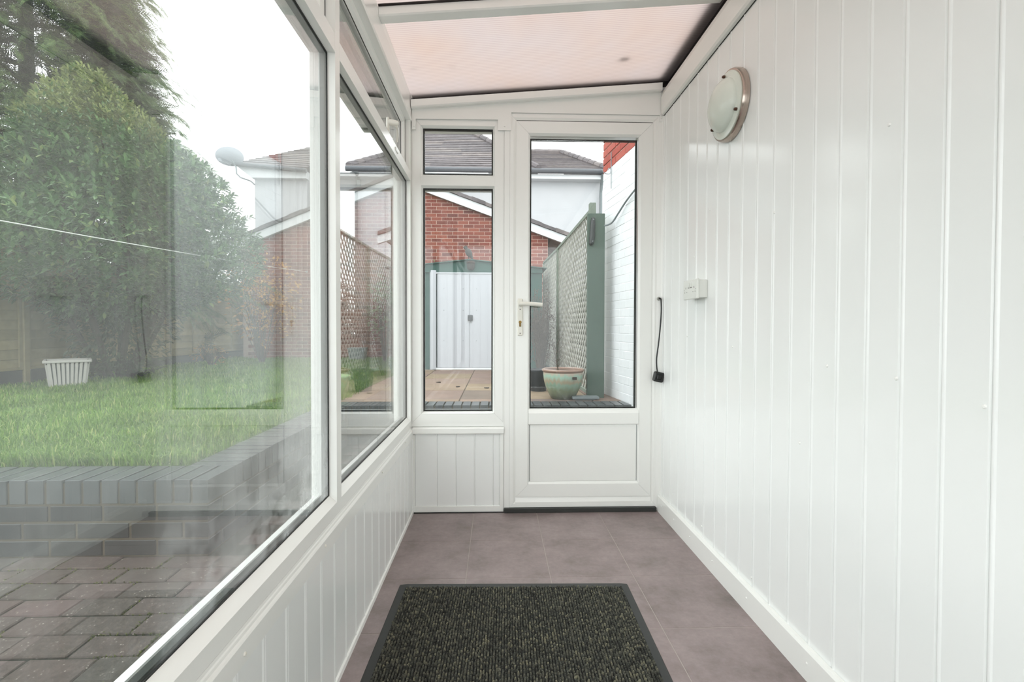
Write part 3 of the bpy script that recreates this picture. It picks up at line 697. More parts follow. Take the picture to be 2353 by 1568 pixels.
# terrace slabs
ps = thing('paved_terrace', 'buff and pink slab terrace between the retaining wall and shed', 'paving', kind='structure')
MB().box(-1.40, 1.25, 4.29, 7.6, TZ-.05, TZ-.006).obj('joint_bed', M['slab_joint'], ps)
for i, (a, b) in enumerate([(4.295, 4.43)]+[(4.43+.6*k_, 5.03+.6*k_) for k_ in range(6)]):
    for xa in (-1.53, -.93, -.33, .27, .87):
        x0, x1 = max(xa, -1.40)+.004, min(xa+.6, 1.24)-.004
        MB().cbox(x0, x1, a+.004, b-.004, -.04, 0, .004).obj('paving_slab', M['slab'], ps, loc=(0, 0, TZ+rs(.002)))
for i, (x, y_, a) in enumerate(((-.68, 5.75, 1), (-.42, 5.3, 2), (.02, 5.6, .3), (-.1, 5.2, .5), (-1.25, 4.8, .2))):
    v = [(x+.03*math.cos(a+t_)*q, y_+.03*math.sin(a+t_)*q, TZ+.004+.012*(q < 1)) for t_, q in ((0, 1), (1.2, .6), (2.4, 1), (3.6, .7), (4.8, 1))]
    m = MB().prism([(p[0], p[1]) for p in v], 2, TZ+.002, TZ+.010)
    tag(m.obj('fallen_leaf', M['bark']), ['curled brown leaf on the slabs, nearest the shed door', 'curled brown leaf on the slabs in front of the shed door join', 'brown leaf on the slabs right of the shed door join', 'small brown leaf on the slabs near the coping', 'brown leaf on the slab beside the lawn edge'][i], 'leaf', 'fallen leaves on the terrace')

# lawn
V = []; Fq = []
def lawn_ok(x, y_): return x < (-1.46 if y_ < 4.3 else -1.40+.06*math.sin(y_*3)) and y_ > 2.34 and x > -5.4
N = 0
while N < 62000:
    y_ = 2.33+7.8*random.random()**1.7; x = -5.4+4.05*random.random()
    if not lawn_ok(x, y_) or -x/y_ > 1.2: continue
    hh_ = random.uniform(.03, .085)*(1+.5*noise.noise(Vector((x*2, y_*2, 0)))); N += 1
    blade(V, Fq, (x, y_, TZ-.012), hh_, random.uniform(.003, .006)*(1+y_*.10), random.uniform(0, 6.28), random.uniform(.1, 1.0))
gr = obj('lawn_grass', mesh('lawn_grass', V, Fq, M['grass'])); tag(gr, 'long green grass of the raised lawn behind the brick coping', 'grass', kind='stuff')
lb = thing('lawn_turf', 'turf surface beneath the raised lawn grass', 'lawn', kind='structure')
MB().box(-5.45, -1.41, 2.335, 10.2, TZ-.013, TZ-.004).obj('turf', plain('turf', rgb(84, 112, 48), 1, var=.3, scale=6), lb)

# ================================================================== PLANTS
def leaf_geo(L=.095, W=.036):
    """folded, drooping pointed leaf along +x"""
    v = [(0, 0, 0), (L*.35, W/2, .004), (L*.35, 0, -.002), (L*.35, -W/2, .004), (L*.72, W*.38, -.001), (L*.72, 0, -.006), (L*.72, -W*.38, -.001), (L, 0, -.014)]
    f = [(0, 2, 1), (0, 3, 2), (1, 2, 5, 4), (2, 3, 6, 5), (4, 5, 7), (5, 6, 7)]
    return np.array(v), f
def inst_merge(geo, mats4):
    v, f = geo; n = len(v); A = np.array([[list(r) for r in m] for m in mats4])
    vh = np.hstack([v, np.ones((n, 1))]); out = np.einsum('kij,nj->kni', A, vh)[:, :, :3].reshape(-1, 3)
    F = [tuple(i+n*k_ for i in q) for k_ in range(len(mats4)) for q in f]
    return out, F
def aim(p, d, roll, s):
    d = Vector(d).normalized(); q = d.to_track_quat('X', 'Z')
    return Matrix.Translation(p) @ q.to_matrix().to_4x4() @ Matrix.Rotation(roll, 4, 'X') @ Matrix.Scale(s, 4)
# laurel
def laurel():
    cx, cy = -4.78, 6.25
    root = thing('laurel_shrub', 'large glossy-leaved laurel shrub in front of the fence', 'shrub', (cx, cy, TZ))
    prof = [(1.1, .5), (1.4, 1.05), (1.7, 1.42), (2.1, 1.45), (2.6, 1.22), (3.0, .98), (3.4, .72), (3.8, .40), (4.15, .10)]
    def rad(z):
        for (a, ra), (b, rb) in zip(prof[:-1], prof[1:]):
            if a <= z <= b: return ra+(rb-ra)*(z-a)/(b-a)
        return .1
    near = []; rest = []; top = []
    rnd = random.Random(3)
    for i in range(7000):
        z = rnd.uniform(1.0, 4.12); az = rnd.uniform(0, 2*math.pi)
        lump = 1+.30*noise.noise(Vector((math.cos(az)*1.6, math.sin(az)*1.6, z*1.5)))+.10*noise.noise(Vector((math.cos(az)*5, math.sin(az)*5, z*4)))
        if rnd.random() > (rad(z)/1.45)**.7+.12: continue
        rr = rad(z)*lump*(1.04-.62*rnd.random()**2)
        lean = -.30*max(0, z-2.4)/1.7
        p = Vector((cx+lean+rr*math.cos(az), cy+rr*math.sin(az), z+rnd.uniform(-.05, .05)))
        if p.x < -5.45 and p.z < 1.86: continue
        out = Vector((math.cos(az), math.sin(az), .55+.5*(z > 3))).normalized()
        if z < 1.4: out.z = .1
        for k_ in range(8):
            a2 = k_*2.4; t_ = k_/8
            side = out.orthogonal().normalized(); side.rotate(Matrix.Rotation(a2, 3, out).to_quaternion())
            d = out*(.35+.75*t_)+side*(.95-.5*t_)+Vector((0, 0, -.12))
            m = aim(p+out*(-.06+.09*t_)-Vector((cx, cy, TZ)), d, rnd.uniform(-.5, .5), rnd.uniform(.68, 1.08)*(.72 if z > 3.2 else 1))
            (top if (z > 3.35 and rnd.random() < .85) else rest).append((p.y, m)) if True else None
    # front facing leaves first
    rest.sort(key=lambda q: (q[1].translation.y - q[1].translation.x*.6))
    lm = None; g = leaf_geo()
    lm = mesh('leaf', g[0], g[1], M['laurel'])
    for _, m in rest[:290]:
        o = obj('leaf', lm, root); o.matrix_local = m
    for nm, lst, mt_ in (('foliage', [m for _, m in rest[290:]], M['laurel']), ('young_foliage', [m for _, m in top], M['laurel_top'])):
        v, f = inst_merge(g, lst); o = obj(nm, mesh(nm, v, f, mt_), root); o['kind'] = 'stuff'
    # stems and dark lower twigs
    b = MB()
    for i in range(9):
        a = i*.7; p0 = Vector((.12*math.cos(a), .12*math.sin(a), -.02)); p1 = Vector((.45*math.cos(a), .45*math.sin(a), .7)); p2 = Vector((.8*math.cos(a)-.1, .8*math.sin(a), 1.6)); p3 = Vector((.5*math.cos(a)-.3, .5*math.sin(a), 2.9))
        b.tube([p0, p1, p2, p3], [.035, .028, .02, .008], 7)
        for k_ in range(6):
            q0 = p1.lerp(p2, k_/6); q1 = q0+Vector((rnd.uniform(-.5, .5), rnd.uniform(-.5, .5), rnd.uniform(-.1, .4))); b.tube([q0, q1], [.01, .004], 5)
    b.obj('branches', M['bark'], root)
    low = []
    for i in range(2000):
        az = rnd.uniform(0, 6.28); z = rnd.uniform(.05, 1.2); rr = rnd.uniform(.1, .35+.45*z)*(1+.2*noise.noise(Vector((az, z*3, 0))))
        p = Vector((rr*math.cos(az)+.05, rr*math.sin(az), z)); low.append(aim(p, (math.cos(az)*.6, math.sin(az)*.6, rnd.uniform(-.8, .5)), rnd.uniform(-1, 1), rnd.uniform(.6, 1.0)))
    v, f = inst_merge(g, low); o = obj('shaded_leaves', mesh('shaded_leaves', v, f, M['hedge']), root); o['kind'] = 'stuff'  # darker leaf colour carries the shade low in the bush
laurel()
# conifer behind the fence
def conifer():
    cx, cy = -8.3, 8.9
    root = thing('conifer_tree', 'tall dark green conifer rising behind the fence and laurel', 'tree', (cx, cy, TZ-.02))
    rnd = random.Random(5); g = []; F = []
    # fern-like spray
    sv = []; sf = []
    for k_ in range(9):
        t_ = .08+.1*k_; L = .16*(1-t_*.75)
        for s_ in (-1, 1):
            i0 = len(sv); bx = t_*.42; z0 = -.10*t_*t_
            sv += [(bx-.008, 0, z0), (bx+.010, 0, z0), (bx+L*.74, s_*L*.60, z0-.02), (bx+L*.66, s_*L*.64, z0-.02)]; sf += [(i0, i0+1, i0+2, i0+3)]
    i0 = len(sv); sv += [(0, -.008, 0), (0, .008, 0), (.46, 0, -.09)]; sf += [(i0, i0+1, i0+2)]
    mats = []; inner = []
    for i in range(1080):
        z = .7+9.3*rnd.random()**1.2; rmax = 3.75*(1-z/13.5); az = rnd.uniform(-2.0, .85)
        br = 1+.20*noise.noise(Vector((math.cos(az)*2.2, math.sin(az)*2.2, z*1.7)))
        R1 = rmax*br*rnd.uniform(.82, 1.08); L = rnd.uniform(.8, 1.4)*min(1, rmax/1.6)
        rise = rnd.uniform(.1, .5); tw = rnd.uniform(-.35, .35)
        def bp_(t_):
            q = R1-L*(1-t_); a2 = az+tw*(1-t_)*.6
            return Vector((q*math.cos(a2), q*math.sin(a2), z+rise*L*math.sin(t_*2.0)-.35*L*t_*t_))
        n_ = 24
        for k_ in range(n_):
            t_ = (k_+.5)/n_; p = bp_(t_); d0 = (bp_(min(1, t_+.05))-bp_(t_-.05)).normalized()
            sd = d0.cross(Vector((0, 0, 1)))*(1 if k_ % 2 else -1)
            d = d0*(.55+.5*t_)+sd*(1.0-.75*t_)*rnd.uniform(.6, 1.2)+Vector((0, 0, rnd.uniform(-.25, .15)))
            mats.append(aim(p+Vector((rnd.gauss(0, .02), rnd.gauss(0, .02), rnd.gauss(0, .03))), d, rnd.uniform(-.7, .7), rnd.uniform(.45, .8)*(1.15-.45*t_)))
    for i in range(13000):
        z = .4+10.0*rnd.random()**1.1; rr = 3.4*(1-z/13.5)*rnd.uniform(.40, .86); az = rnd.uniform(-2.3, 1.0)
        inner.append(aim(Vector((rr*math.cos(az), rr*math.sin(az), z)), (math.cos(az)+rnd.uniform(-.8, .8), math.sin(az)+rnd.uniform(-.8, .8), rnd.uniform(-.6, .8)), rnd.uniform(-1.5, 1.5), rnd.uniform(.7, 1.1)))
    v, f = inst_merge((np.array(sv), sf), inner); o = obj('inner_foliage', mesh('inner_foliage', v, f, M['conifer_shaded']), root); o['kind'] = 'stuff'
    v, f = inst_merge((np.array(sv), sf), mats); o = obj('foliage', mesh('foliage', v, f, M['conifer']), root); o['kind'] = 'stuff'
    b = MB(); b.tube([(0, 0, -.1), (0, 0, 6), (0, 0, 11)], [.16, .10, .03], 10)
    for i in range(50):
        z = .8+i*.18; a = i*2.4; L = 2.6*(1-z/13); b.tube([(0, 0, z), (L*.6*math.cos(a), L*.6*math.sin(a), z+.1), (L*math.cos(a), L*math.sin(a), z+.35)], [.05, .03, .01], 5)
    b.obj('trunk', M['bark'], root)
conifer()
def small_shrub(name, label, loc, rx, ry, rz, z0, n, geoLW, mat, stems, sm=M['twig'], seed=1, cat='shrub', shell=.3):
    rnd = random.Random(seed); root = thing(name, label, cat, loc); ms_ = []
    for i in range(n):
        u = Vector((rnd.gauss(0, 1), rnd.gauss(0, 1), rnd.gauss(0, 1))).normalized()*rnd.uniform(shell, 1)
        p = Vector((u.x*rx, u.y*ry, z0+rz+u.z*rz))
        if noise.noise(p*4) < -.12: continue
        ms_.append(aim(p, (u.x+rnd.uniform(-.5, .5), u.y+rnd.uniform(-.5, .5), rnd.uniform(-.7, .5)), rnd.uniform(-1.5, 1.5), rnd.uniform(.6, 1.2)))
    if n:
        v, f = inst_merge(leaf_geo(*geoLW), ms_); o = obj('foliage', mesh('foliage', v, f, mat), root); o['kind'] = 'stuff'
    b = MB()
    for i in range(stems):
        a = rnd.uniform(0, 6.28); e_ = Vector((rx*.9*math.cos(a)*rnd.uniform(.3, 1), ry*.9*math.sin(a)*rnd.uniform(.3, 1), z0+rz*rnd.uniform(.9, 1.9)))
        m_ = e_*.5+Vector((rnd.uniform(-.06, .06), rnd.uniform(-.06, .06), .05)); b.tube([(0.02*math.cos(a), .02*math.sin(a), -.02), m_, e_], [.008, .006, .002], 5)
        for k_ in range(4):
            q = m_.lerp(e_, k_/4); b.tube([q, q+Vector((rnd.uniform(-.15, .15), rnd.uniform(-.15, .15), rnd.uniform(0, .15)))], [.003, .001], 4)
    b.obj('stems', sm, root); return root
small_shrub('autumn_shrub', 'slender shrub with sparse orange-yellow leaves before the garage wall', (-4.15, 8.7, TZ), .68, .5, .88, .30, 1500, (.06, .035), M['autumn'], 26, seed=4)
small_shrub('dry_plant', 'dried pale brown plant at the foot of the far fence', (-4.75, 8.2, TZ), .3, .3, .2, 0, 260, (.05, .012), M['autumn'], 20, seed=9, cat='plant')
small_shrub('leafy_shrub', 'pale green leafy shrub by the garage left of the shed', (-2.1, 9.2, TZ), .35, .35, .75, .3, 1100, (.05, .028), M['climber'], 16, seed=12)
small_shrub('bare_shrub', 'twiggy bare shrub between the shed and trellis', (.60, 6.6, TZ), .20, .5, .62, .02, 1600, (.04, .014), M['twig'], 70, seed=14, shell=.0)
small_shrub('yellow_green_shrub', 'small yellow-green leafed shrub behind the shed roof', (-1.25, 9.75, TZ), .32, .2, .95, .15, 500, (.05, .03), M['climber'], 12, seed=15)
# neighbour hedge beyond trellis
hg = small_shrub('neighbour_hedge', 'dark hedge beyond the trellis screen', (1.45, 6.7, TZ-.02), .32, 1.9, .78, -.1, 9000, (.06, .03), M['hedge'], 30, seed=21, cat='hedge', shell=.2)
# lean twig debris at wall foot

# ================================================================== BOUNDARY FENCE
fb = MB().cbox(-.008, .008, -.90, .90, -.062, .062, .002).mesh('fence_board', M['fence'])
for k_ in range(4):
    ya = 4.85+1.88*k_; ty_ = ('nearest panel, left of the laurel', 'second panel, behind the laurel', 'third panel, right of the laurel trunk', 'farthest panel, by the garage')[k_]
    f = thing('fence_panel', 'weathered overlapping board fence panel, '+ty_, 'fence', (-5.5, ya, TZ-.02), 'boundary fence panels')
    for i in range(12): obj('fence_board', fb, f, (0.0, 0, .245+.113*i), (0, R(-8), 0))
    m = MB(); 
    for yy in (-.9, -.3, .3, .88): m.box(.012, .03, yy, yy+.035, .19, 1.55)
    m.box(-.02, .035, -.91, .915, .175, .205); m.box(-.02, .035, -.91, .915, 1.54, 1.57)
    m.obj('batten', M['fence'], f)
    MB().cbox(-.015, .02, -.92, .92, -.02, .172, .003).obj('gravel_board', M['gravel_board'], f)
    MB().cbox(-.04, .04, .925, .995, -.05, 1.62, .004).obj('post', M['fence'], f)
# ================================================================== GARAGE
ga = thing('brick_garage', 'red brick garage gable with white bargeboards behind the shed', 'building', (0, 10.3, 0))
zl = lambda x: 2.5+.413*(x+5.57); zr_ = lambda x: 3.8-.36*(x+1.5)
AX = -1.99; AZ = zl(AX)
MB().prism([(-5.3, .28), (1.10, .28), (1.10, zr_(1.10)), (AX, AZ), (-5.3, zl(-5.3))], 1, .008, 5.5).obj('gable_wall', M['pink_mortar'], ga)
gb = MB().box(-.1075, .1075, 0, .02, -.0325, .0325).mesh('brick', M['red_brick'])
stuff = MB(); nb = 0
row = 0; z_ = .33
while z_ < AZ:
    x = -5.2+(.1125 if row % 2 else 0)
    while x < 1.0:
        top_ = min(zl(x-.1), zr_(x+.1)); 
        if z_ < top_+.09 and x > -5.3+.1:
            px = 1140+x/10.3*1110; pyy = 752-(z_-.97)/10.3*1110
            show = (965 < px < 1140 and pyy > 425 and pyy < 612) or (1215 < px < 1290 and pyy > 520 and pyy < 625) or (790 < px < 910 and 440 < pyy < 545)
            if show and nb < 300: obj('brick', gb, ga, (x, .0045, z_)); nb += 1
            else: stuff.box(x-.1075, x+.1075, .0045, .02, z_-.0325, z_+.0325)
        x += .225
    if row % 2 == 0 and z_ < zr_(1.05)+.09: stuff.box(.9925, 1.095, .0045, .02, z_-.0325, z_+.0325)
    z_ += .075; row += 1
so_ = stuff.obj('brickwork', M['red_brick'], ga); so_['kind'] = 'stuff'
for nm, x0, za, x1, zb_ in (('bargeboard', -5.75, zl(-5.75), AX, AZ), ('bargeboard', AX, AZ, 1.55, zr_(1.55))):
    MB().prism([(x0, za), (x1, zb_), (x1, zb_+.17), (x0, za+.17)], 1, -.10, -.02).obj(nm, M['white_paint'], ga)
    m = MB(); n_ = int((x1-x0)/.28)
    for i in range(n_):
        a, b = x0+(x1-x0)*i/n_, x0+(x1-x0)*(i+1)/n_; h1, h2 = za+(zb_-za)*i/n_, za+(zb_-za)*(i+1)/n_; q = .012*(i % 2)
        m.prism([(a, h1+.172), (b, h2+.172+.01), (b, h2+.245+q), (a, h1+.245+q)], 1, -.14, 5.6)
    m.obj('verge_tiles', M['roof_tile'], ga)
MB().tube([(-3.05, -.06, 2.15), (-3.05, -.06, 3.35)], .035, 10).obj('drainpipe', M['brown_pipe'], ga)
# ================================================================== HOUSES
def courses(mb, e0, e1, r0, r1, n, th=.03):
    """roof slope from eave edge e0-e1 up to ridge edge r0-r1, as overlapping stepped courses"""
    e0, e1, r0, r1 = map(Vector, (e0, e1, r0, r1)); nrm = (e1-e0).cross(r0-e0).normalized()
    if nrm.z < 0: nrm = -nrm
    for i in range(n):
        a, b = i/n, (i+1)/n+.01
        if b > 1: b = 1
        A, B, Cc, Dd = e0.lerp(r0, a), e1.lerp(r1, a), e1.lerp(r1, b), e0.lerp(r0, b)
        L = (B-A).length; nn = max(1, int(L/1.2))
        for j in range(nn):
            p, q = A.lerp(B, j/nn), A.lerp(B, (j+1)/nn); s_, t_ = Dd.lerp(Cc, (j+1)/nn), Dd.lerp(Cc, j/nn)
            mb.add([p, q, s_, t_, p+nrm*th, q+nrm*th, s_+nrm*.006, t_+nrm*.006], [(3, 2, 1, 0), (4, 5, 6, 7), (0, 1, 5, 4), (1, 2, 6, 5), (2, 3, 7, 6), (3, 0, 4, 7)])
def ridge(mb, a, b, r=.09):
    a, b = Vector(a), Vector(b); n_ = max(1, int((b-a).length/.4))
    for i in range(n_): mb.tube([a.lerp(b, i/n_), a.lerp(b, (i+1)/n_)], [r*1.05, r*.92], 8)
ha = thing('rendered_house', 'white rendered house with grey tiled hipped roof behind the garage', 'building')
MB().box(-4.55, 2.92, 13.5, 19.5, .0, 5.2).obj('wall', M['render'], ha)
m = MB(); ez = 5.27
courses(m, (-4.8, 13.2, ez), (1.15, 13.2, ez), (-1.72, 16.9, 7.9), (-1.3, 16.9, 7.9), 24)
courses(m, (-4.8, 20.6, ez), (-4.8, 13.2, ez), (-1.72, 17.1, 7.9), (-1.72, 16.9, 7.9), 24)
courses(m, (1.15, 13.2, ez), (1.15, 20.6, ez), (-1.3, 16.9, 7.9), (-1.3, 17.1, 7.9), 24)
o = m.obj('main_roof', M['roof_tile'], ha); o['kind'] = 'stuff'
m = MB(); courses(m, (-.1, 13.21, ez), (3.05, 13.21, ez), (-.1, 16.4, 6.85), (2.2, 16.4, 6.85), 18); courses(m, (3.05, 13.21, ez), (3.05, 19.6, ez), (2.2, 16.4, 6.85), (2.2, 16.6, 6.85), 18)
o = m.obj('side_roof', M['roof_tile'], ha); o['kind'] = 'stuff'
m = MB(); ridge(m, (-4.8, 13.2, ez+.04), (-1.72, 16.9, 7.95)); ridge(m, (1.15, 13.2, ez+.04), (-1.3, 16.9, 7.95)); ridge(m, (3.05, 13.2, ez+.04), (2.2, 16.4, 6.9)); ridge(m, (-.1, 16.4, 6.9), (2.2, 16.4, 6.9)); ridge(m, (-1.72, 16.9, 7.95), (-1.3, 16.9, 7.95))
m.obj('ridge_tiles', M['roof_tile'], ha)
MB().tube([(-4.9, 13.12, 5.2), (3.1, 13.12, 5.2)], .07, 10).obj('gutter', M['gutter'], ha)
MB().box(-4.75, 3.0, 13.2, 13.5, 5.02, 5.14).obj('soffit', M['white_paint'], ha)
MB().tube([(2.9, 13.12, 5.15), (2.9, 13.3, 4.9), (2.9, 13.38, 4.7), (2.9, 13.4, .3)], .045, 10).obj('drainpipe', M['grey_pipe'], ha)
MB().tube([(-3.75, 13.12, 5.15), (-3.75, 13.35, 4.95), (-3.75, 13.4, .3)], .055, 10).obj('soil_pipe', M['grey_pipe'], ha)
hb = thing('neighbour_house', 'white rendered house seen left of the window mullion carrying a satellite dish', 'building')
MB().box(-6.55, -5.15, 13.4, 18, .0, 5.2).obj('wall', M['render'], hb)
m = MB(); courses(m, (-6.95, 13.15, 5.3), (-5.05, 13.15, 5.2), (-5.45, 15.4, 6.65), (-5.1, 15.4, 6.7), 14); courses(m, (-6.95, 18, 5.3), (-6.95, 13.15, 5.3), (-5.45, 15.6, 6.65), (-5.45, 15.4, 6.65), 14)
o = m.obj('roof', M['roof_tile'], hb); o['kind'] = 'stuff'
MB().tube([(-7.0, 13.1, 5.28), (-5.05, 13.1, 5.12)], .06, 10).obj('gutter', M['gutter'], hb)
MB().prism([(-6.95, 5.27), (-6.55, 4.95), (-5.1, 4.95), (-5.1, 5.15)], 1, 13.2, 13.42).obj('soffit', M['white_paint'], hb)
sd = thing('satellite_dish', 'grey satellite dish on a bent pole at the neighbouring house corner', 'satellite dish', (-7.0, 12.95, 5.43))
prof = [(.0001, 0)]+[(.36*i/8, .10*(i/8)**2) for i in range(1, 9)]+[(.355, .105)]+[(.36*i/8, .012+.10*(i/8)**2) for i in range(7, 0, -1)]
o = MB().lathe(prof, 36, 'y').obj('reflector', M['dish'], sd, True, rot=(R(12), 0, R(14))); o.scale = (.95, 1, .68)
MB().tube([(.02, .05, -.02), (.13, .12, -.25), (.14, .12, -.42), (.24, .12, -.52), (.42, .3, -.56), (.46, .42, -.62)], .022, 8).obj('pole', M['grey_pipe'], sd, True)
MB().tube([(-.02, .02, -.2), (-.05, -.3, -.22)], .012, 6).obj('feed_arm', M['grey_pipe'], sd)
MB().cbox(-.08, -.02, -.36, -.28, -.26, -.18, .01).obj('receiver', M['dish'], sd)
# ================================================================== SHED
sh = thing('metal_shed', 'green metal garden shed with pale double doors on the terrace', 'shed', (-.405, 7.48, TZ))
hwid = 1.12
pts = [(-hwid, 0), (-hwid, 1.56), (0, 1.685), (hwid, 1.56), (hwid, 0)]
MB().prism(pts, 1, .03, 1.9).obj('body', M['green_metal'], sh)
for s_ in (-1, 1):
    MB().prism([(s_*(hwid+.06), 1.56), (0, 1.69), (0, 1.705), (s_*(hwid+.06), 1.575)], 1, -.05, 2.0).obj('roof_panel', M['green_metal'], sh)
MB().prism([(-hwid, 1.50), (-hwid, 1.565), (0, 1.69), (hwid, 1.565), (hwid, 1.50)], 1, -.012, .03).obj('fascia', M['green_metal'], sh)
for s_ in (-1, 1):
    x0, x1 = (0.002, .52) if s_ > 0 else (-.50, -.002)
    d = MB().cbox(x0, x1, -.02, .03, .035, 1.49, .003)
    for q in np.linspace(x0+.03, x1-.03, 5): d.box(q-.012, q+.012, -.024, -.019, .05, 1.47)
    do = d.obj('door', M['shed_white'], sh)
    pn = MB()
    for z_ in (.45, .92, 1.25):
        for q in (x0+.1, x1-.1): pn.lathe([(.0001, -.004), (.006, -.003), (.007, 0)], 8, 'y', (q, -.022, z_))
    pn.obj('screw', M['grey_metal'], do)
for xa in (-.60, .55): MB().cbox(xa, xa+.085, -.03, .03, .0, 1.53, .006).cbox(xa-.012, xa+.02, -.022, .03, 0, 1.5, .004).obj('door_post', M['shed_white'], sh)
MB().cbox(-.60, .63, -.028, .03, 1.475, 1.50, .003).obj('door_head', M['shed_white'], sh)
MB().cbox(-.52, .55, -.035, .03, .0, .03, .005).obj('door_track', M['white_paint'], sh)
pl = MB().cbox(-.03, .045, -.05, -.022, .755, .845, .008).obj('lock_cover', M['black_plastic'], sh)
MB().tube([(-.0, -.04, .755), (0, -.04, .735), (.02, -.04, .735), (.02, -.04, .755)], .006, 6).obj('padlock', M['grey_metal'], sh)
ln = thing('bulkhead_lamp', 'small round bottomed lamp fixed to the shed gable', 'lamp', (-.39, 7.43, TZ+1.53))
MB().lathe([(.0001, 0), (.035, .005), (.055, .03), (.06, .06), (.06, .10)], 20).obj('lens', M['stone_grey'], ln, True)
MB().lathe([(.062, .10), (.066, .105), (.066, .125), (.05, .135), (.0001, .138)], 20).obj('cap', M['bark'], ln, True)
bd = thing('bird_ornament', 'mottled grey bird ornament perched on the shed apex', 'ornament', (-.43, 7.5, TZ+1.70))
egg = [(.0001, -.075)]+[(.05*math.sin(R(q))*(1-.12*math.cos(R(q))), -.075*math.cos(R(q))) for q in range(15, 180, 15)]+[(.0001, .075)]
MB().lathe(egg, 20).obj('body', M['stone_grey'], bd, True, loc=(.008, 0, .105), rot=(0, R(-28), 0))
MB().lathe([(.0001, -.032)]+[(.031*math.sin(R(q)), -.032*math.cos(R(q))) for q in range(20, 180, 20)]+[(.0001, .032)], 16).obj('head', M['stone_grey'], bd, True, loc=(-.04, 0, .185))
MB().tube([(-.062, 0, .188), (-.088, 0, .195)], [.012, .002], 8).obj('beak', M['bark'], bd)
MB().tube([(.035, 0, .06), (.06, 0, .02), (.07, 0, -.005)], [.03, .016, .006], 8).obj('tail', M['stone_grey'], bd, True)
MB().tube([(0, .01, .06), (0.01, .01, -.01)], .007, 6).tube([(0, -.02, .06), (0.01, -.02, -.01)], .007, 6).obj('legs', M['bark'], bd)
# ================================================================== TRELLIS
lat = {}
M['pale_sage'] = plain('pale_grey_green_timber', rgb(128, 138, 126), .8, var=.1, scale=20)
def trellis(name_i, ya, yb, xa, xb, label):
    L = math.hypot(yb-ya, xb-xa); H = 1.80
    tr = thing('trellis_screen', label, 'trellis', (xa, ya, TZ), 'trellis screen panels', rot=(0, 0, math.atan2(yb-ya, xb-xa)))
    # local u along +x, v along z
    for (u0, u1, v0, v1) in ((0, L, H-.04, H), (0, L, 0.0, .04), (0, .04, .04, H-.04), (L-.04, L, .04, H-.04)):
        MB().cbox(u0, u1, -.018, .018, v0, v1, .003).obj('frame_batten', M['pale_sage'], tr)
    sp = .115
    for sgn, off in ((1, -.007), (-1, .007)):
        c = -H if sgn > 0 else 0.0
        end = L if sgn > 0 else L+H
        c += sp*.7
        while c < end:
            # line v = sgn*(u-c) (sgn>0) or v = c-u
            pts_ = []
            u_lo, u_hi = .03, L-.03
            if sgn > 0: ua, ub = max(u_lo, c+.03), min(u_hi, c+H-.03)
            else: ua, ub = max(u_lo, c-H+.03), min(u_hi, c-.03)
            if ub-ua > .04:
                va, vb = (sgn*(ua-c), sgn*(ub-c)); um, vm = (ua+ub)/2, (va+vb)/2; ll = (ub-ua)*math.sqrt(2)
                key = round(ll, 2)
                if key not in lat: lat[key] = MB().box(-key/2, key/2, -.004, .004, -.012, .012).mesh('lath', M['lath'])
                obj('lath', lat[key], tr, (um, off, vm), (0, -sgn*math.pi/4, 0))
            c += sp
trellis(0, 4.60, 6.86, .915, .885, 'pale diagonal trellis panel nearest the door, beside the sage post')
trellis(1, 6.90, 8.44, .885, .83, 'pale diagonal trellis panel farther away, beside the shed')
tp = tag(MB().cbox(.875, .935, 4.52, 4.58, TZ, 2.14, .004).obj('trellis_post', M['pale_sage']), 'slim sage green post with pointed top at the near end of the trellis', 'post')
gp = thing('timber_post', 'wide sage green board post between trellis and white brick wall', 'post', (.925, 4.47, TZ))
MB().cbox(-.08, .08, -.015, .03, 0, 1.715, .004).obj('board', M['sage'], gp)
M['charcoal'] = plain('charcoal_plastic', rgb(44, 50, 50), .4)
bf = thing('bulkhead_fitting', 'long dark grey oval fitting screwed to the top of the sage board', 'fitting', (.885, 4.445, 1.86))
MB().tube([(.008, 0, .125), (.008, 0, .115), (.004, 0, .05), (0, 0, -.05), (-.008, 0, -.12), (-.01, 0, -.135)], [.006, .018, .024, .026, .022, .008], 12).obj('housing', M['charcoal'], bf, True)
MB().lathe([(.0001, -.03), (.005, -.028), (.006, -.02)], 8, 'y', (.0, 0, -.10)).lathe([(.0001, -.028), (.005, -.026), (.006, -.018)], 8, 'y', (.008, 0, .10)).obj('screw', M['grey_metal'], bf)
# ================================================================== WHITE BRICK HOUSE WALL
hwall = thing('house_side_wall', 'white painted brick house wall with bare red brick above', 'wall', (1.0625, 4.79, 0), kind='structure', rot=(0, 0, math.atan2(-.813, .1055)))
# local +x runs toward the camera along the wall, local +y points out to the garden? face at y=0 side
LW_ = 2.4
MB().box(0.005, LW_, .0008, .25, -.1, 2.5).obj('painted_core', M['white_brick'], hwall)
MB().box(0.005, LW_, .004, .25, 2.5, 3.6).obj('mortar_core', M['pink_mortar'], hwall)
wbm = MB().cbox(-.1085, .1085, -.0015, .09, -.0345, .0345, .0012).mesh('brick', M['white_brick'])
wbh = MB().cbox(-.052, .052, -.0015, .09, -.0345, .0345, .0012).mesh('brick', M['white_brick'])
rbm = MB().cbox(-.1075, .1075, -.004, .09, -.0325, .0325, .003).mesh('brick', M['orange_brick'])
rbh = MB().cbox(-.05125, .05125, -.004, .09, -.0325, .0325, .003).mesh('brick', M['orange_brick'])
row = 0; z_ = .35
while z_ < 3.5:
    red = z_ > 2.5; x = 0
    if row % 2: obj('brick', rbh if red else wbh, hwall, (.05125, rs(.001), z_), (0, 0, 0)); x = .1125
    while x < 1.0:
        obj('brick', rbm if red else wbm, hwall, (x+.1075, rs(.0015), z_), (0, 0, 0)); x += .225
    z_ += .075; row += 1
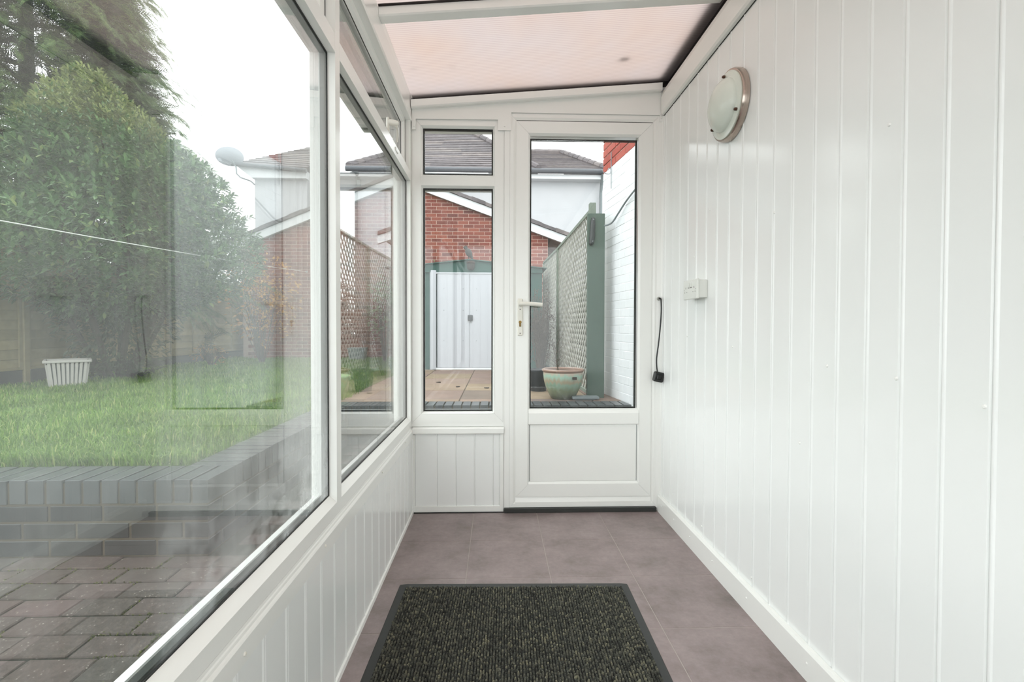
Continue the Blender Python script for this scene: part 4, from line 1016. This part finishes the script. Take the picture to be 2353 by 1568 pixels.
tag(MB().tube(smooth_pts([(1.0, 4.46, 1.91), (1.06, 4.42, 1.93), (1.09, 4.3, 1.99), (1.12, 4.15, 2.06), (1.15, 3.9, 2.12)]), .008, 8).obj('outdoor_cable', M['grey_pipe'], None, True), 'grey cable looping from the sage post onto the white brick wall', 'cable')
wb_ = thing('wire_bracket', 'thin metal bracket with curled hook on the white brick wall', 'bracket', (1.07, 4.55, 2.4))
MB().tube([(.012, 0, .22), (.012, 0, -.12)], .004, 6).obj('rod', M['grey_metal'], wb_)
MB().tube(smooth_pts([(-.09, 0, .06), (-.04, 0, .02), (0, 0, .02), (.008, 0, .06), (-.01, 0, .07), (-.02, 0, .05)]), .004, 6).obj('hook', M['grey_metal'], wb_)
# ================================================================== GARDEN OBJECTS
pt = thing('glazed_pot', 'green and brown drip-glazed ceramic pot on the coping outside the door', 'pot', (.622, 4.47, TZ))
prof = [(.0001, 0), (.105, 0), (.112, .006), (.135, .05), (.162, .11), (.178, .17), (.184, .22), (.183, .245), (.190, .252), (.196, .262), (.194, .272), (.184, .276), (.172, .270), (.168, .235), (.0001, .23)]
MB().lathe(prof[:8], 48).obj('body', M['glaze'], pt, True)
MB().lathe(prof[7:13]+[(.168, .24)], 48).obj('rim', M['pot_rim'], pt, True)
MB().lathe([(.172, .25), (.0001, .255)], 32).obj('soil', M['soil'], pt)
MB().cbox(.06, .10, -.187, -.176, .19, .215, .002).obj('maker_tag', M['bark'], pt)
pt2 = thing('dry_stick_plant', 'bare dry stick plant growing in the glazed pot', 'plant', (.55, 4.45, TZ+.25))
b = MB(); b.tube([(.03, 0, -.02), (.01, 0, .10), (-.03, 0, .26)], [.006, .005, .003], 6)
for i in range(14):
    a = random.uniform(0, 6.28); h_ = random.uniform(.02, .25); b.tube([(.02-.05*h_*4*.25, 0, h_), (.02+.06*math.cos(a), .06*math.sin(a), h_+random.uniform(.03, .12))], [.003, .001], 4)
b.obj('stems', M['twig'], pt2)
bp = thing('black_plant_pot', 'dark plastic plant pot behind the glazed pot', 'pot', (.44, 5.0, TZ))
MB().lathe([(.0001, 0), (.08, 0), (.105, .20), (.112, .20), (.112, .225), (.104, .225), (.1, .18), (.0001, .18)], 28).obj('tub', M['black_plastic'], bp, True)
MB().lathe([(.0001, .19), (.1, .185)], 20).obj('soil', M['soil'], bp)
sb = tag(MB().cbox(.69, .93, 4.31, 4.42, TZ+.012, TZ+.034, .003).cbox(.72, .90, 4.33, 4.40, TZ, TZ+.014, .001).obj('loose_tile', M['grey_pipe']), 'grey flat tile lying on the coping beside the glazed pot', 'tile')
M['planter'] = plain('stained_white_planter', rgb(176, 174, 168), .7, var=.12, scale=30)
# striped fluted planter
cr = thing('striped_planter', 'broken white and grey striped square planter on the lawn edge', 'planter', (-4.78, 5.55, TZ), rot=(0, 0, R(40)))
n_ = 9
for side in range(4):
    m = MB()
    for i in range(n_):
        if side == 3 and i in (0, 1): continue
        a = -.17+.34*(i+.5)/n_
        th_ = side*math.pi/2
        def tr(u, w, z): return (u*math.cos(th_)-w*math.sin(th_), u*math.sin(th_)+w*math.cos(th_), z)
        b0, b1 = .155, .185; hw_ = .012
        v = [tr(a*.84-hw_, -b0, 0), tr(a*.84+hw_, -b0, 0), tr(a+hw_, -b1, .27), tr(a-hw_, -b1, .27), tr(a*.84-hw_, -b0+.02, 0), tr(a*.84+hw_, -b0+.02, 0), tr(a+hw_, -b1+.02, .27), tr(a-hw_, -b1+.02, .27)]
        m.add(v, [(0, 1, 2, 3), (7, 6, 5, 4), (0, 4, 5, 1), (3, 2, 6, 7), (0, 3, 7, 4), (1, 5, 6, 2)])
    m.obj('fluted_side', M['planter'], cr)
MB().prism([(-.14, -.14), (.14, -.14), (.14, .14), (-.14, .14)], 2, .0, .24).obj('inner_box', M['grey_pipe'], cr)
m = MB()
for (a, b_, c, d_) in ((-.20, .20, -.20, -.175), (-.20, .20, .175, .20), (-.20, -.175, -.175, .175), (.175, .20, -.175, .175)): m.cbox(a, b_, c, d_, .262, .29, .004)
m.obj('rim', M['planter'], cr)
MB().box(-.172, .172, -.172, .172, .245, .262).obj('soil', M['soil'], cr)
tb = thing('green_tub', 'pale green round plastic tub standing on the grass by the terrace', 'tub', (-1.52, 4.65, TZ-.01))
MB().lathe([(.0001, 0), (.095, 0), (.12, .19), (.13, .19), (.13, .205), (.118, .205), (.09, .02), (.0001, .02)], 30).obj('body', M['tub'], tb, True)
tg = tag(MB().prism([(-.13, 0), (.13, 0), (.16, .24), (-.16, .24)], 1, -.12, .12).cbox(-.17, .17, -.13, .13, .23, .26, .004).obj('garden_trough', M['grey_pipe'], None, loc=(-2.72, 9.6, TZ-.01)), 'grey trough standing on the grass against the garage', 'trough')
# washing line
wl_ = thing('washing_line', 'thin white washing line crossing the lawn in front of the laurel', 'line', (0, 0, 0))
a, b = Vector((-3.75, 2.2, 1.60)), Vector((-4.05, 10.22, 2.10))
def wl_pt(t_): p = a.lerp(b, t_); p.z -= .0*t_*(1-t_); return p
A_ = Vector((-3.35, 2.9, 1.665)); B_ = Vector((-3.95, 10.2, 2.115))
MB().tube([A_.lerp(B_, i/24)-Vector((0, 0, .10*(i/24)*(1-i/24))) for i in range(-8, 25)], .0045, 6).obj('cord', M['line'], wl_, True)
MB().lathe([(.0001, -.03), (.02, -.03), (.02, 0)], 12, 'y', (B_.x, 10.24, B_.z)).obj('wall_hook', M['grey_metal'], wl_)
